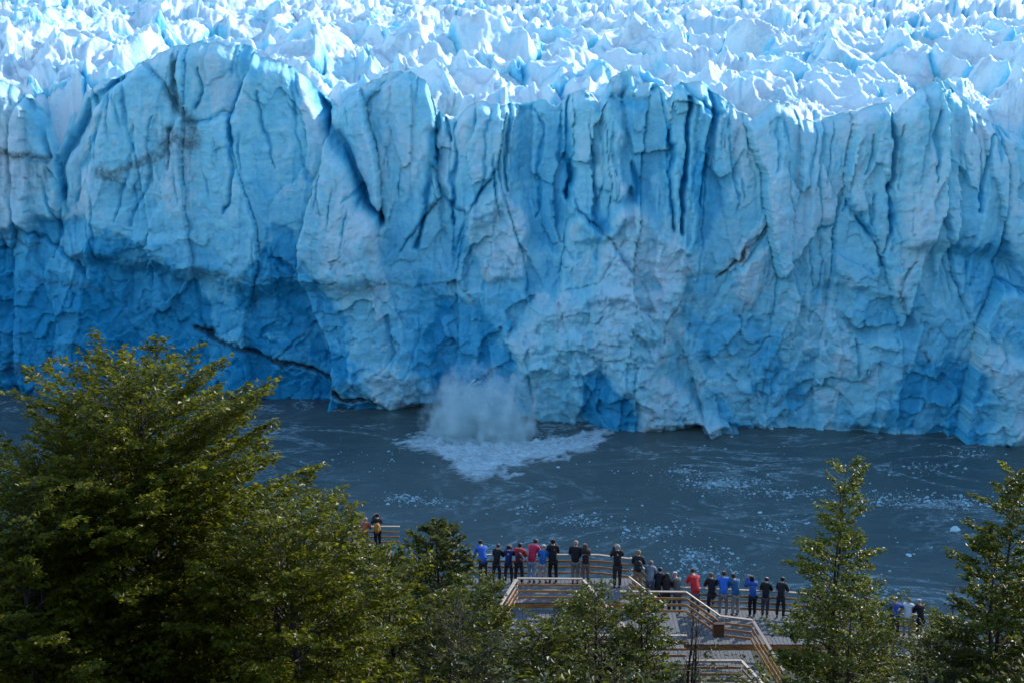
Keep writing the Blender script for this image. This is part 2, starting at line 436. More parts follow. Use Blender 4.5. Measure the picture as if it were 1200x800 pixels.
# larger inclined masses of this front: (outline, metres forward, softness px, blue, rubble)
MASSES = [
    ([(95, 108), (205, 60), (240, 45), (345, 72), (378, 130), (412, 200), (445, 275), (440, 330), (300, 340), (225, 320), (95, 300), (110, 190)], 5.0, 16, -0.06, 0),
    ([(400, 118), (430, 95), (485, 82), (516, 130), (505, 180), (470, 235), (448, 262), (420, 200)], 1.0, 8, -0.10, 0),
    ([(545, 126), (600, 116), (615, 200), (590, 235), (530, 300), (520, 220)], 2.2, 8, 0.05, 0),
    ([(672, 115), (688, 100), (700, 130), (732, 200), (738, 260), (715, 290), (675, 280), (668, 180)], 3.0, 6, 0.0, 0),
    ([(783, 110), (800, 90), (830, 92), (834, 160), (812, 300), (790, 290), (776, 200)], 2.4, 5, 0.16, 0),
    ([(735, 92), (775, 96), (780, 180), (765, 250), (735, 240), (726, 150)], -3.4, 9, 0.30, 0),
    ([(603, 122), (660, 118), (668, 230), (650, 300), (625, 290), (606, 200)], -2.5, 8, 0.26, 0),
    ([(835, 112), (870, 138), (868, 200), (845, 250), (818, 300), (812, 200)], -2.0, 7, 0.22, 0),
    ([(1055, 108), (1096, 86), (1170, 150), (1200, 160), (1260, 330), (1120, 290), (1060, 280)], 2.5, 10, -0.04, 0),
    ([(1120, 285), (1150, 288), (1230, 300), (1230, 420), (1160, 400), (1140, 340)], -0.8, 12, 0.26, 0),
    ([(-200, 300), (60, 262), (100, 258), (150, 282), (205, 306), (232, 345), (246, 376), (264, 398), (330, 436), (440, 474), (440, 490), (-200, 490)], -1.0, 8, 0.50, 0),
    ([(325, 258), (345, 275), (388, 340), (412, 395), (420, 440), (300, 395), (276, 345), (300, 305)], -0.8, 4, 0.42, 0),
    ([(268, 402), (330, 440), (442, 476), (442, 492), (230, 492), (228, 400)], -0.5, 3, 0.12, 0),
    ([(285, 392), (330, 400), (412, 415), (430, 455), (380, 445), (310, 420)], 0.4, 6, 0.30, 0),
    ([(522, 345), (556, 360), (585, 410), (614, 428), (624, 480), (510, 476), (500, 400)], -0.7, 6, 0.42, 0),
    ([(690, 415), (716, 445), (738, 465), (756, 506), (690, 506), (676, 468)], 0.6, 4, 0.55, 0),
    ([(1060, 440), (1110, 418), (1152, 440), (1168, 490), (1150, 516), (1040, 514), (1050, 470)], -0.8, 8, 0.38, 0),
    ([(900, 440), (960, 420), (1040, 470), (1030, 512), (900, 508), (880, 470)], -0.6, 10, 0.16, 0),
    ([(790, 330), (850, 320), (905, 395), (930, 440), (900, 470), (820, 430), (800, 380)], -1.0, 5, 0.20, 0),
    ([(965, 345), (1010, 335), (1060, 365), (1080, 410), (1020, 400), (985, 380)], -1.5, 7, 0.16, 0),
    ([(-60, 100), (30, 100), (62, 140), (75, 200), (66, 260), (-60, 280)], 2.0, 9, -0.02, 0),
    ([(720, 256), (748, 240), (775, 262), (805, 312), (800, 345), (765, 330), (720, 350), (690, 350), (700, 300)], 1.8, 9, -0.34, 1.0),
    ([(640, 345), (720, 340), (800, 335), (780, 400), (765, 440), (820, 470), (836, 506), (762, 506), (738, 465), (700, 420), (620, 438), (590, 405)], 3.4, 10, -0.52, 0.9),
    ([(545, 235), (585, 214), (622, 270), (615, 325), (575, 330), (545, 290)], 1.6, 8, -0.30, 0.9),
    ([(605, 430), (690, 420), (680, 470), (672, 494), (622, 490)], 1.8, 5, -0.28, 0.3),
    ([(412, 440), (455, 425), (505, 440), (510, 478), (450, 477), (436, 462)], 1.4, 6, -0.42, 0.7),
    ([(1165, 425), (1230, 420), (1230, 530), (1160, 522), (1172, 480)], 1.6, 8, -0.25, 0.3),
]
rag = 9 * fbm(X / 3.2, Z / 3.2, 88, 4, 0.6)
for pts, fwd, soft, db, rub in MASSES:
    pts = [(a, b - 80 if b <= np.interp(a, cp[:, 0], cp[:, 1]) + 14 else b) for a, b in pts]   # the masses run on over the brow
    sdf = poly_sdf(pxw, pyw, pts)
    m = sstep(-soft, soft, sdf)
    d += fwd * m; blue += db * sstep(-4, 4, sdf + rag)
    if rub:
        F1, F2, c, ox, oy = worley(X / 1.5 + 0.4 * gnoise(X, Z, 61), Z / 1.3, 29)
        d += rub * m * ((c - 0.4) * 0.5 + 0.35 * (0.6 - F1) + 0.6 * fbm(X / 3, Z / 3, 35, 4))
# crevasses and cracks: (path, half width px, depth m, blue)
CREV = [
    ([(0, 60), (40, 130), (60, 180)], 7, 3, 0.3),
    ([(458, 96), (452, 150), (448, 200)], 2.2, 1.0, 0.15),
    ([(340, 120), (356, 190), (380, 250)], 2.0, 1.0, 0.15),
    ([(570, 130), (566, 190), (556, 240)], 2.4, 1.4, 0.3),
    ([(632, 128), (636, 190), (630, 260)], 2.4, 1.6, 0.35),
    ([(700, 140), (704, 190), (698, 250)], 2.0, 1.2, 0.2),
    ([(350, 78), (374, 112), (398, 160), (422, 218), (442, 268)], 8.5, 9, 0.75),
    ([(408, 232), (424, 222), (441, 262)], 3, 2, 0.3),
    ([(140, 92), (106, 122), (84, 162), (74, 192), (70, 228)], 8, 6, 0.45),
    ([(130, 110), (118, 150), (98, 200), (90, 230)], 6, 2.0, 0.3),
    ([(208, 60), (206, 90), (212, 112), (204, 160), (196, 200)], 3, 2.5, 0.1),
    ([(232, 78), (236, 108), (232, 130)], 3, 2.0, 0.4),
    ([(282, 96), (276, 150), (271, 230), (268, 250)], 3.2, 2.4, 0.45),
    ([(304, 108), (314, 150), (324, 196)], 2.2, 1.3, 0.3),
    ([(165, 140), (155, 200), (140, 260)], 2.5, 1.3, 0.2),
    ([(186, 130), (178, 200), (160, 262)], 2.2, 1.4, 0.2),
    ([(513, 136), (510, 190), (498, 244), (488, 296)], 4.5, 4, 0.5),
    ([(536, 142), (532, 200), (528, 262)], 3.4, 3, 0.45),
    ([(524, 142), (528, 165)], 4, 4, 0.5),
    ([(601, 120), (592, 165), (596, 225)], 3.2, 3, 0.45),
    ([(666, 116), (669, 165), (666, 232)], 4.6, 6, 0.65),
    ([(746, 190), (754, 222), (750, 240)], 6, 3, 0.4),
    ([(780, 108), (783, 200), (785, 270)], 3.2, 3.5, 0.5),
    ([(809, 112), (806, 165), (798, 225), (794, 270)], 3.6, 5, 0.6),
    ([(836, 108), (839, 142), (832, 190), (822, 240)], 4.2, 3, 0.5),
    ([(868, 210), (874, 236)], 2, 1.2, 0.3),
    ([(1045, 128), (1050, 165), (1044, 205), (1042, 222)], 4.6, 6, 0.65),
    ([(1042, 216), (1040, 262), (1036, 300)], 2.2, 2.2, 0.45),
    ([(1057, 140), (1056, 180), (1050, 220)], 2.4, 2.2, 0.4),
    ([(1100, 130), (1094, 172), (1088, 208)], 3.2, 2.6, 0.5),
    ([(1168, 158), (1152, 200), (1146, 250)], 3.2, 2.4, 0.45),
    ([(1022, 150), (1018, 185), (1012, 205)], 3, 2.4, 0.4),
    ([(962, 190), (961, 272)], 1.8, 1.5, 0.4),
    ([(996, 190), (994, 250)], 1.8, 1.5, 0.3),
    ([(928, 190), (925, 240)], 1.8, 1.2, 0.2),
    ([(1136, 140), (1142, 160)], 2.4, 1.5, 0.35),
    ([(60, 195), (70, 230), (66, 300)], 2.5, 1.6, 0.2),
    ([(20, 120), (14, 200), (22, 270)], 2.2, 1.2, 0.15),
    ([(222, 384), (262, 397), (310, 424), (375, 447), (440, 470)], 3.6, 3.0, 0.2),
    ([(320, 422), (350, 398)], 1.5, 1.0, 0.0),
    ([(226, 322), (300, 324), (400, 328)], 1.0, 0.5, 0.0),
    ([(430, 335), (540, 336)], 1.0, 0.5, 0.0),
    ([(1074, 308), (1062, 332), (1052, 358)], 1.6, 1.0, 0.0),
    ([(1108, 300), (1118, 335), (1126, 350)], 2.0, 1.0, 0.2),
    ([(840, 330), (870, 304), (902, 268)], 2.4, 1.6, 0.0),
    ([(455, 365), (458, 420), (440, 440)], 2.4, 1.2, 0.15),
    ([(490, 370), (488, 410), (470, 440)], 1.8, 0.9, 0.1),
    ([(620, 440), (626, 485)], 2.5, 2.0, 0.3),
    ([(905, 395), (880, 440), (885, 470)], 1.8, 1.0, 0.0),
    ([(1005, 400), (1010, 450)], 3, 1.4, 0.1),
    ([(720, 300), (700, 330), (660, 340)], 2.5, 1.0, 0.05),
    ([(800, 350), (780, 385)], 1.5, 1.0, 0.0),
]
for pts, w, dep, db in CREV:
    dd, t = seg_dist(pxw, pyw, pts)
    ww = w * (0.35 + 0.65 * np.sin(np.pi * np.clip(0.08 + 0.86 * t, 0, 1)))
    m = 0.6 * sstep(1.0, 0.1, dd / ww) + 0.4 * sstep(2.2, 0.3, dd / ww)
    d -= 0.72 * dep * m; blue += db * sstep(1.5, 0.3, dd / ww)
# rock dust lying in the ice: (path, half width px, strength, length of the smear below)
DUST = [([(-60, 176), (0, 178), (30, 182), (58, 184)], 7, .8, 60), ([(118, 200), (150, 197), (176, 188), (196, 182)], 7, .7, 44),
        ([(196, 182), (206, 150), (214, 166), (232, 164), (228, 150), (212, 122), (204, 104)], 9, .7, 85), ([(206, 112), (208, 84), (202, 62)], 3, .7, 0),
        ([(0, 284), (45, 286)], 2.5, .5, 4), ([(30, 322), (70, 330), (130, 346)], 2.5, .45, 8), ([(120, 300), (190, 310), (210, 330)], 8, .25, 20), ([(226, 322), (300, 325), (400, 328)], 1.3, .5, 3),
        ([(222, 384), (262, 397), (310, 424), (375, 447), (440, 472)], 4.0, .92, 3), ([(318, 424), (350, 396)], 1.6, .6, 0), ([(280, 372), (330, 374), (400, 384)], 1.4, .4, 0),
        ([(290, 362), (302, 350), (300, 368)], 3.0, .5, 6), ([(430, 335), (480, 337), (540, 334)], 1.8, .4, 6), ([(505, 340), (530, 335)], 3, .3, 8),
        ([(844, 328), (862, 310), (874, 302), (886, 292), (902, 268)], 2.8, .9, 6), ([(872, 300), (862, 310)], 4.2, .95, 6), ([(896, 280), (894, 350)], 1.0, .35, 0),
        ([(782, 382), (790, 356), (800, 348)], 2.0, .7, 14), ([(926, 382), (918, 398), (905, 440), (900, 470)], 2.2, .55, 10), ([(1054, 345), (1060, 368)], 2.6, .7, 6), ([(1074, 308), (1056, 350)], 1.3, .6, 0),
        ([(1090, 400), (1105, 385), (1120, 402)], 2.5, .5, 8), ([(1088, 418), (1094, 424)], 3, .7, 6), ([(800, 420), (860, 418), (890, 416)], 1.6, .5, 16), ([(912, 476), (950, 468)], 4, .5, 4), ([(800, 476), (830, 450)], 2.2, .4, 0),
        ([(855, 490), (885, 478)], 1.6, .5, 3), ([(500, 465), (478, 458)], 8, .45, 4), ([(622, 452), (650, 455)], 2, .35, 3), ([(436, 462), (452, 474)], 4, .5, 2), ([(1185, 270), (1188, 320)], 8, .25, 40),
        ([(960, 360), (990, 372), (1020, 392)], 2.5, .3, 8), ([(1010, 345), (1040, 350)], 2.0, .3, 5), ([(0, 440), (45, 430), (60, 420)], 6, .6, 4)]
strk = 0.35 + 0.65 * sstep(-0.2, 0.4, gnoise(X / 0.9, Z / 10, 91))
for pts, w, a, drip in DUST:
    dd, t = seg_dist(pxw, pyw, pts)
    m = a * sstep(1.25, 0.2, dd / w)
    if drip:
        ys = np.interp(PX, *zip(*sorted(pts))) if abs(pts[0][0] - pts[-1][0]) > 12 else np.full_like(PX, np.mean([p[1] for p in pts]))
        xlo = min(p[0] for p in pts) - w; xhi = max(p[0] for p in pts) + w
        inx = sstep(xlo - 3, xlo + 3, PX) * sstep(xhi + 3, xhi - 3, PX)
        below = (PY - ys) / drip
        m = np.maximum(m, a * 0.62 * strk * inx * sstep(1.0, 0.05, below) * (below > 0))
    dirt = np.maximum(dirt, m)
dirt += 0.07 * sstep(0.15, 0.6, fbm(X / 6, Z / 4, 92, 4)) * low
# the old waterline notch at the foot
notch = sstep(1.8, 0.2, Z) * sstep(0.0, 0.5, gnoise(X / 25, X * 0 + 2, 93) + 0.1)
d -= 1.6 * notch
dirt = np.maximum(dirt, 0.7 * notch)  # colour darkened along the inside of the notch
blue += 0.13 * sstep(0.55, 0.0, T) + 0.22 * sstep(0.62, 0.2, T) * sstep(520, 250, PX) + 0.12 * sstep(0.1, 0.6, fbm(X / 15, Z / 12, 94, 3))
blue -= 0.20 * sstep(700, 860, PX) * sstep(0.75, 0.35, T)
blue -= 0.10 * sstep(0.9, 1.0, T) + 0.24 * sstep(0.35, 0.95, T)
# the brow: the wall rounds off into the upper surface
brow = sstep(0.955, 1.0, T)
d *= (1 - 0.55 * sstep(0.97, 1.0, T) * sstep(0, 6, np.abs(d)))
Y = YB - d + 2.2 * brow ** 1.5
Y[-1] = np.maximum(Y[-1], Y[-6] + 0.5)
V = np.stack([X, Y, Z], -1)

glacier = empty('glacier', (0, float(front_y(600)), 0), 'wide blue glacier front with jagged crest rising above the grey lake', 'glacier')
Fg = grid_faces(NR, NC)
# the wall parts along its main crevasses
SPLIT = [[(72, 60), (74, 192), (60, 300), (50, 480)], [(352, 40), (374, 112), (398, 160), (442, 268), (430, 340), (440, 480)], [(513, 90), (508, 190), (490, 296), (510, 480)],
         [(667, 90), (669, 165), (664, 260), (640, 480)], [(783, 70), (784, 200), (800, 340), (756, 510)], [(1045, 90), (1050, 165), (1036, 300), (1010, 515)]]
fcx = PX.ravel()[Fg].mean(1); fcy = PY.ravel()[Fg].mean(1)
gid = np.zeros(len(Fg), int)
for s in SPLIT:
    yy = [p[1] for p in s]; xx = [p[0] for p in s]
    gid += fcx > np.interp(fcy, yy, xx)
gloc = np.array(glacier.location)
Vf = V.reshape(-1, 3) - gloc
for g in range(len(SPLIT) + 1):
    sub = Fg[gid == g]
    used, inv = np.unique(sub, return_inverse=True)
    link('ice_buttress', arr_mesh('ice_buttress', Vf[used], inv.reshape(-1, 4), True, {'blue': np.clip(blue, -0.03, 1).ravel()[used], 'dirt': np.clip(dirt, 0, 1).ravel()[used]}), ICE, glacier)

# the broken upper surface behind the brow
NB = 440
k = np.arange(NB)
dy = np.where(k < 232, 0.71 * k, 0)
far = 165 * (1 + np.maximum(k - 232, 0) / 1.0 * 0.0130) ** 1.9
dy = np.where(k < 232, dy, far)
ci = np.unique(np.concatenate([np.arange(0, 119, 2), np.arange(119, 119 + 900, 1), np.arange(119 + 900, NC, 2)]))
ex = V[-1, ci, 0]; ey = V[-1, ci, 1]; ez = V[-1, ci, 2]
eb = blue[-1, ci]
kk = np.hanning(81); kk /= kk.sum()
es = np.convolve(np.pad(ey, 40, mode='edge'), kk, mode='valid')
YY = es[None, :] + dy[:, None] + (ey - es)[None, :] * np.exp(-dy / 10.0)[:, None]
spread = (275 + dy[:, None]) / 275.0
XX = ex[None, :] * spread
def rot(x, y, a): return x * math.cos(a) + y * math.sin(a), -x * math.sin(a) + y * math.cos(a)
wx1 = XX + 6 * gnoise(XX / 30, YY / 30, 101) + 2 * gnoise(XX / 9, YY / 9, 102)
wy1 = YY + 6 * gnoise(XX / 30, YY / 30, 103) + 2 * gnoise(XX / 9, YY / 9, 104)
a1, b1 = rot(wx1, wy1, R(-76))                      # a1 runs along the flow, b1 across it
big = ridged(a1 / 130, b1 / 40, 110, 1)
med = ridged(a1 / 52, b1 / 18, 114, 2, 0.4)
fine = ridged(a1 / 13, b1 / 5.5, 116, 2, 0.4)
comb = ridged(a1 / 17, b1 / 2.7, 117, 1)
a2, b2 = rot(wx1, wy1, R(12))
wf = sstep(360, 540, YY)
cross = ridged(a2 / 55, b2 / 19, 118, 2, 0.45) * (1 - wf) + wf * 1.5 * ridged(a2 / 120, b2 / 34, 119, 3, 0.42)
F1, F2, c, ox, oy = worley(wx1 / 13.0, wy1 / 17.0, 120)
blocks = np.sqrt(np.clip(1 - (F1 / 0.78) ** 2, 0, 1)) * (2.0 + 9.0 * c ** 1.5) - 4.0 + 0.6 * ox * (_h(np.floor(c * 9999), c * 0, 12) - 0.5) * 5 + oy * (_h(np.floor(c * 9999), c * 0, 13) - 0.3) * 5
crk = sstep(0.12, 0.0, F2 - F1) * sstep(-0.2, 0.3, gnoise(XX / 35, YY / 30, 121))
F1b, F2b, cb, oxb, oyb = worley(wx1 / 3.4, wy1 / 3.4, 122)
small = (cb - 0.5) * 0.8 + oxb * (_h(np.floor(cb * 9999), cb * 0, 14) - 0.5) * 1.6
base = 60.0 + 0.0215 * (YY - 270) + 4.0 * sstep(0, -110, XX) * sstep(275, 330, YY) + 2.5 * gnoise(XX / 90, YY / 70, 130) + 2.0 * sstep(60, 140, XX)
base = base + 90 * sstep(900, 1500, YY) - 5.5 * sstep(350, 285, YY)
H = base + 7.0 * big + (4.6 - 1.8 * wf) * med + 3.0 * cross + 0.9 * fine + 1.1 * comb * (1 - 0.5 * wf) + blocks * (0.28 + 0.55 * sstep(-0.1, 0.4, gnoise(XX / 60, YY / 60, 141))) * (1 - 0.45 * wf) - 2.0 * crk + small * 0.3 + 0.35 * fbm(XX / 2.5, YY / 2.5, 131, 3) - 4.0
wblend = sstep(0.0, 1.0, dy[:, None] / (5.0 + 4.0 * gnoise(XX / 9, XX * 0 + 1.5, 151)))
ZZ = ez[None, :] * (1 - wblend) + H * wblend + (1 - wblend) * sstep(0, 3, dy)[:, None] * (0.8 * fbm(XX / 3, YY / 3, 132, 3) + 0.5 * (cross - 0.5) * 2)
cb_ = -0.22 + 0.85 * crk + 0.38 * sstep(2.5, -4.0, H - base) + 0.10 * sstep(0.0, 0.6, fbm(XX / 25, YY / 18, 133, 3))
cbl = eb[None, :] * (1 - wblend) + cb_ * wblend
cd = 0.22 * sstep(0.25, 0.7, fbm(XX / 20, YY / 9, 135, 4)) * wblend + dirt[-1, ci][None, :] * (1 - sstep(0, 4, dy)[:, None])
Vc = np.stack([XX, YY, ZZ], -1).reshape(-1, 3) - gloc
link('serac_field', arr_mesh('serac_field', Vc, grid_faces(NB, len(ci)), True, {'blue': np.clip(cbl, -0.4, 1), 'dirt': np.clip(cd, 0, 1)}), ICE, glacier)
#@@OBJECTS
# ------------------------------------------------------------------ splash of the calving, floating ice
def lumpy(name, rx, ry, rz, seed, n=18, m=12, rough=0.25, flat=None):
    th = np.linspace(0, 2 * math.pi, n, endpoint=False); ph = np.linspace(0, math.pi, m)
    TH, PH = np.meshgrid(th, ph)
    r = 1 + rough * gnoise(np.cos(TH) * 1.3 + seed * 3.1 + PH, np.sin(TH) * 1.3 + PH * 0.9 - seed, seed)
    x = rx * r * np.sin(PH) * np.cos(TH); y = ry * r * np.sin(PH) * np.sin(TH); z = rz * r * np.cos(PH)
    if flat is not None: z = np.maximum(z, flat)
    F = []
    for j in range(m - 1):
        for i in range(n):
            F.append((j * n + i, (j + 1) * n + i, (j + 1) * n + (i + 1) % n, j * n + (i + 1) % n))
    return arr_mesh(name, np.stack([x, y, z], -1).reshape(-1, 3), F, True)

s = NT('spray_mist')
v = s.coord((1, 1, 0.75))
tc = s.node('ShaderNodeTexCoord'); sp = s.node('ShaderNodeSeparateXYZ'); s.lk(tc.outputs['Object'], sp.inputs[0])
n = s.noise(0.32, 5, 0.62, v, 0.4)
ln = s.node('ShaderNodeVectorMath', operation='MULTIPLY'); s.lk(tc.outputs['Object'], ln.inputs[0]); ln.inputs[1].default_value = (1 / 10.5, 1 / 6.0, 1 / 12.0)
sq = s.node('ShaderNodeVectorMath', operation='MULTIPLY'); s.lk(ln.outputs[0], sq.inputs[0]); s.lk(ln.outputs[0], sq.inputs[1])
le = s.node('ShaderNodeVectorMath', operation='LENGTH'); s.lk(sq.outputs[0], le.inputs[0])
plen = s.math('POWER', le.outputs['Value'], 0.5)
fall = s.rng(s.math('ADD', plen, s.rng(n, 0.25, 0.75, 0.62, -0.62)), 1.0, 0.5)
den = s.math('MULTIPLY', fall, s.rng(s.noise(0.8, 5, 0.7, v, 0.6), 0.35, 0.65, 0.08, 0.8))
pv = s.node('ShaderNodeVolumePrincipled')
pv.inputs['Color'].default_value = (0.82, 0.97, 0.98, 1)
s.lk(den, pv.inputs['Density'])
s.lk(pv.outputs[0], s.out.inputs['Volume'])
s.n.remove(s.p)
pc = at_z(562, 517, 0)
mist = link('spray_cloud', lumpy('spray_cloud', 12.5, 7.5, 18, 3, 32, 20, 0.10, flat=0.15), s.m, None, (pc.x, pc.y + 3, 0.2))
tag(mist, 'cloud of pale spray thrown up where ice fell into the lake', 'spray', kind='stuff')

sv = []; sf = []
r_ = np.random.default_rng(5)
for i in range(900):
    an = r_.uniform(0, 2 * math.pi); q = abs(r_.normal(0, 1)); hgt = max(0.1, 12.5 * (1 - (q / 2.2) ** 2) * r_.random() ** .8)
    c0 = np.array([pc.x + 5.2 * q * math.cos(an), pc.y + 2 + 3.0 * q * math.sin(an), hgt])
    e = 0.05 + 0.2 * r_.random() ** 4
    k0 = len(sv)
    for v_ in ((1, 0, -.6), (-.6, .9, -.5), (-.5, -.9, -.6), (.1, .1, 1.1)): sv.append(tuple(c0 + np.array(v_) * e * r_.uniform(.7, 1.3, 3)))
    sf += [(k0, k0 + 2, k0 + 1), (k0, k0 + 1, k0 + 3), (k0 + 1, k0 + 2, k0 + 3), (k0 + 2, k0, k0 + 3)]
me = bpy.data.meshes.new('flung_ice'); me.from_pydata(sv, [], sf)
tag(link('flung_ice', me, FLOE), 'ice chips and drops flung up through the spray cloud', 'ice chips', kind='stuff')

def chunk(name, sx, sy, sz, seed):
    r = random.Random(seed)
    n = 7
    V = []; F = []
    for j, (zz, rr) in enumerate(((-0.5, 0.8), (0.15, 1.0), (0.75, 0.72), (1.0, 0.35))):
        for i in range(n):
            a = 2 * math.pi * i / n + r.uniform(-.25, .25)
            q = rr * r.uniform(.7, 1.15)
            V.append((sx * q * math.cos(a), sy * q * math.sin(a), sz * (zz + r.uniform(-.15, .15))))
    for j in range(3):
        for i in range(n):
            F.append((j * n + i, j * n + (i + 1) % n, (j + 1) * n + (i + 1) % n, (j + 1) * n + i))
    me = bpy.data.meshes.new(name)
    me.from_pydata(V, [], F + [tuple(range(3 * n, 4 * n))])
    return me
FLOES = [(891, 600, 6), (833, 640, 4.5), (899, 614, 4), (916, 623, 5), (1042, 556, 5), (1119, 621, 12), (1065, 650, 8), (1092, 641, 4.5), (1053, 695, 5), (654, 547, 5), (1012, 604, 5), (948, 612, 3.5),
         (1150, 590, 7), (1135, 592, 6), (1030, 588, 6), (1088, 586, 7), (836, 566, 8), (862, 571, 6), (806, 561, 5), (884, 578, 5), (700, 640, 3.5), (770, 633, 4), (786, 622, 4), (812, 652, 5), (826, 662, 4),
         (612, 594, 4), (641, 606, 4), (668, 612, 4.5), (1024, 682, 5), (1036, 700, 5), (1170, 541, 5), (1120, 546, 4), (955, 588, 4), (980, 580, 4), (588, 628, 3), (744, 612, 3.5), (470, 582, 4), (500, 590, 4)]
CH = [chunk('ice_floe', 1, 1, 1, k) for k in range(6)]
for i, (px, py, w) in enumerate(FLOES):
    p = at_z(px, py, 0.05)
    o = link('ice_floe', CH[i % 6], FLOE, None, p)
    sc_ = w / 2 * (1.25 if px in (1119, 1065, 891, 654) else .85) * p.y / FPX
    o.scale = (sc_, sc_ * random.uniform(.7, 1.0), sc_ * (.25, .5, .75)[i % 3]); o.rotation_euler.z = random.uniform(0, 6)
    big = {1119: 'largest pale blue ice floe drifting on the open lake', 1065: 'bright white ice floe drifting alone beyond the young conical tree', 891: 'small white ice lump drifting apart on smooth dark water', 654: 'small ice chunk beside the splash foam'}
    if px in big: tag(o, big[px], 'ice floe', 'ice floes on the lake')
    else:
        zone = 'in the long brash band beyond the conical tree' if px > 1000 and py < 610 else 'in the brash band under the ice front' if py < 582 and px > 780 else 'in the brash just beyond the stairs and lower deck' if 740 < px < 840 else 'on water between conical tree and tall dark tree' if px > 1000 else 'in thin brash beyond the upper deck' if px < 760 and px > 560 else 'on open water beyond the lower deck' if px > 840 else 'in the foam streaks beyond the dark bush'
        tag(o, ('flat ' if i % 3 == 0 else 'rounded ' if i % 3 == 1 else 'jagged ') + 'small white ice piece ' + zone, 'ice floe', 'ice floes on the lake')
bv = []; bf = []
PATCH = [(850, 566, 45, 8, 260), (800, 552, 28, 6, 90), (925, 577, 60, 6, 150), (1040, 586, 55, 9, 240), (1125, 590, 35, 9, 200), (1090, 548, 35, 6, 60), (905, 616, 28, 8, 60), (815, 652, 32, 12, 190), (760, 622, 45, 9, 130),
         (680, 610, 50, 9, 120), (610, 596, 35, 6, 60), (500, 588, 35, 6, 90), (470, 583, 30, 5, 60), (1028, 690, 14, 10, 70), (1140, 530, 30, 5, 50), (840, 668, 40, 12, 110), (900, 560, 160, 40, 160), (740, 570, 220, 60, 150), (1060, 640, 100, 40, 110), (450, 540, 60, 30, 60)]
for (cx, cy, sx, sy, cnt) in PATCH:
    for _ in range(int(cnt * (1.1 if sx < 90 else .5))):
        px = random.gauss(cx, sx * .62); py = random.gauss(cy, sy * .62)
        if py < 508: continue
        p = at_z(px, py, 0.0)
        r = 0.05 + 0.24 * random.random() ** 4
        k0 = len(bv); a0 = random.uniform(0, 6)
        for i in range(5):
            a = a0 + i * 1.2566; q = r * random.uniform(.6, 1.2)
            bv.append((p.x + q * 1.4 * math.cos(a), p.y + q * math.sin(a), 0.0))
        for i in range(5):
            a = a0 + i * 1.2566; q = r * random.uniform(.4, .8)
            bv.append((p.x + q * 1.4 * math.cos(a), p.y + q * math.sin(a), 0.10 + r * .35))
        bf.append([k0 + 5, k0 + 6, k0 + 7, k0 + 8, k0 + 9])
        for i in range(5): bf.append([k0 + i, k0 + (i + 1) % 5, k0 + 5 + (i + 1) % 5, k0 + 5 + i])
me = bpy.data.meshes.new('brash_ice'); me.from_pydata(bv, [], bf)
tag(link('brash_ice', me, BRASH), 'drifting bands of small broken ice on the lake surface', 'brash ice', kind='stuff')

# ------------------------------------------------------------------ timber lookout: decks, stairs, railings
def box(V, F, c, half, ax=(1, 0, 0), up=(0, 0, 1)):
    ax = Vector(ax).normalized(); up = Vector(up); side = up.cross(ax).normalized(); up = ax.cross(side).normalized()
    k = len(V)
    for sx in (-1, 1):
        for sy in (-1, 1):
            for sz in (-1, 1):
                V.append(tuple(Vector(c) + ax * (sx * half[0]) + side * (sy * half[1]) + up * (sz * half[2])))
    for q in ((0, 1, 3, 2), (4, 6, 7, 5), (0, 4, 5, 1), (2, 3, 7, 6), (0, 2, 6, 4), (1, 5, 7, 3)):
        F.append(tuple(k + i for i in q))
def part(name, boxes, mat, parent):
    V = []; F = []
    for b in boxes: box(V, F, *b)
    me = bpy.data.meshes.new(name)
    po = parent.location if parent else Vector()
    me.from_pydata([tuple(Vector(v) - po) for v in V], [], F)
    o = link(name, me, mat, parent)
    if len(F) <= 12:
        bvm = o.modifiers.new('bevel', 'BEVEL'); bvm.width = 0.008; bvm.segments = 1
    return o
def beam(a, b, w, h):                               # box from a to b, w wide across, h high
    a = Vector(a); b = Vector(b); dvec = b - a
    return ((a + b) / 2, (dvec.length / 2, w / 2, h / 2), dvec, (0, 0, 1))

def deck(name, x0, x1, y0, y1, z, label, cat='deck', across=True):
    root = empty(name, ((x0 + x1) / 2, (y0 + y1) / 2, z), label, cat)
    bs = []
    n = int((x1 - x0) / 0.15)
    for i in range(n):
        x = x0 + (i + .5) * (x1 - x0) / n
        bs.append((Vector((x, (y0 + y1) / 2, z - .02 + random.uniform(-.003, .003))), ((x1 - x0) / n / 2 - .006, (y1 - y0) / 2 + random.uniform(-.02, .02), .02), (1, 0, 0), (0, 0, 1)))
    o = part('planks', bs, GREYPLANK, root); o['kind'] = 'stuff'
    for y in (y0 + .06, y1 - .06):
        part('fascia_beam', [beam((x0, y, z - .16), (x1, y, z - .16), .05, .22)], WOOD, root)
    for x in (x0 + .03, x1 - .03):
        part('fascia_beam', [beam((x, y0 + .09, z - .16), (x, y1 - .09, z - .16), .05, .22)], WOOD, root)
    m = max(2, int((x1 - x0) / 2.6) + 1)
    for i in range(m):
        for y in (y0 + .25, y1 - .25):
            x = x0 + .15 + i * (x1 - x0 - .3) / (m - 1)
            g = float(ground_z(np.array([x]), np.array([y]))[0]) - .3
            part('stilt', [beam((x, y, g), (x, y, z - .05), .14, .14)], BARK if i % 2 else STEEL, root)
    return root

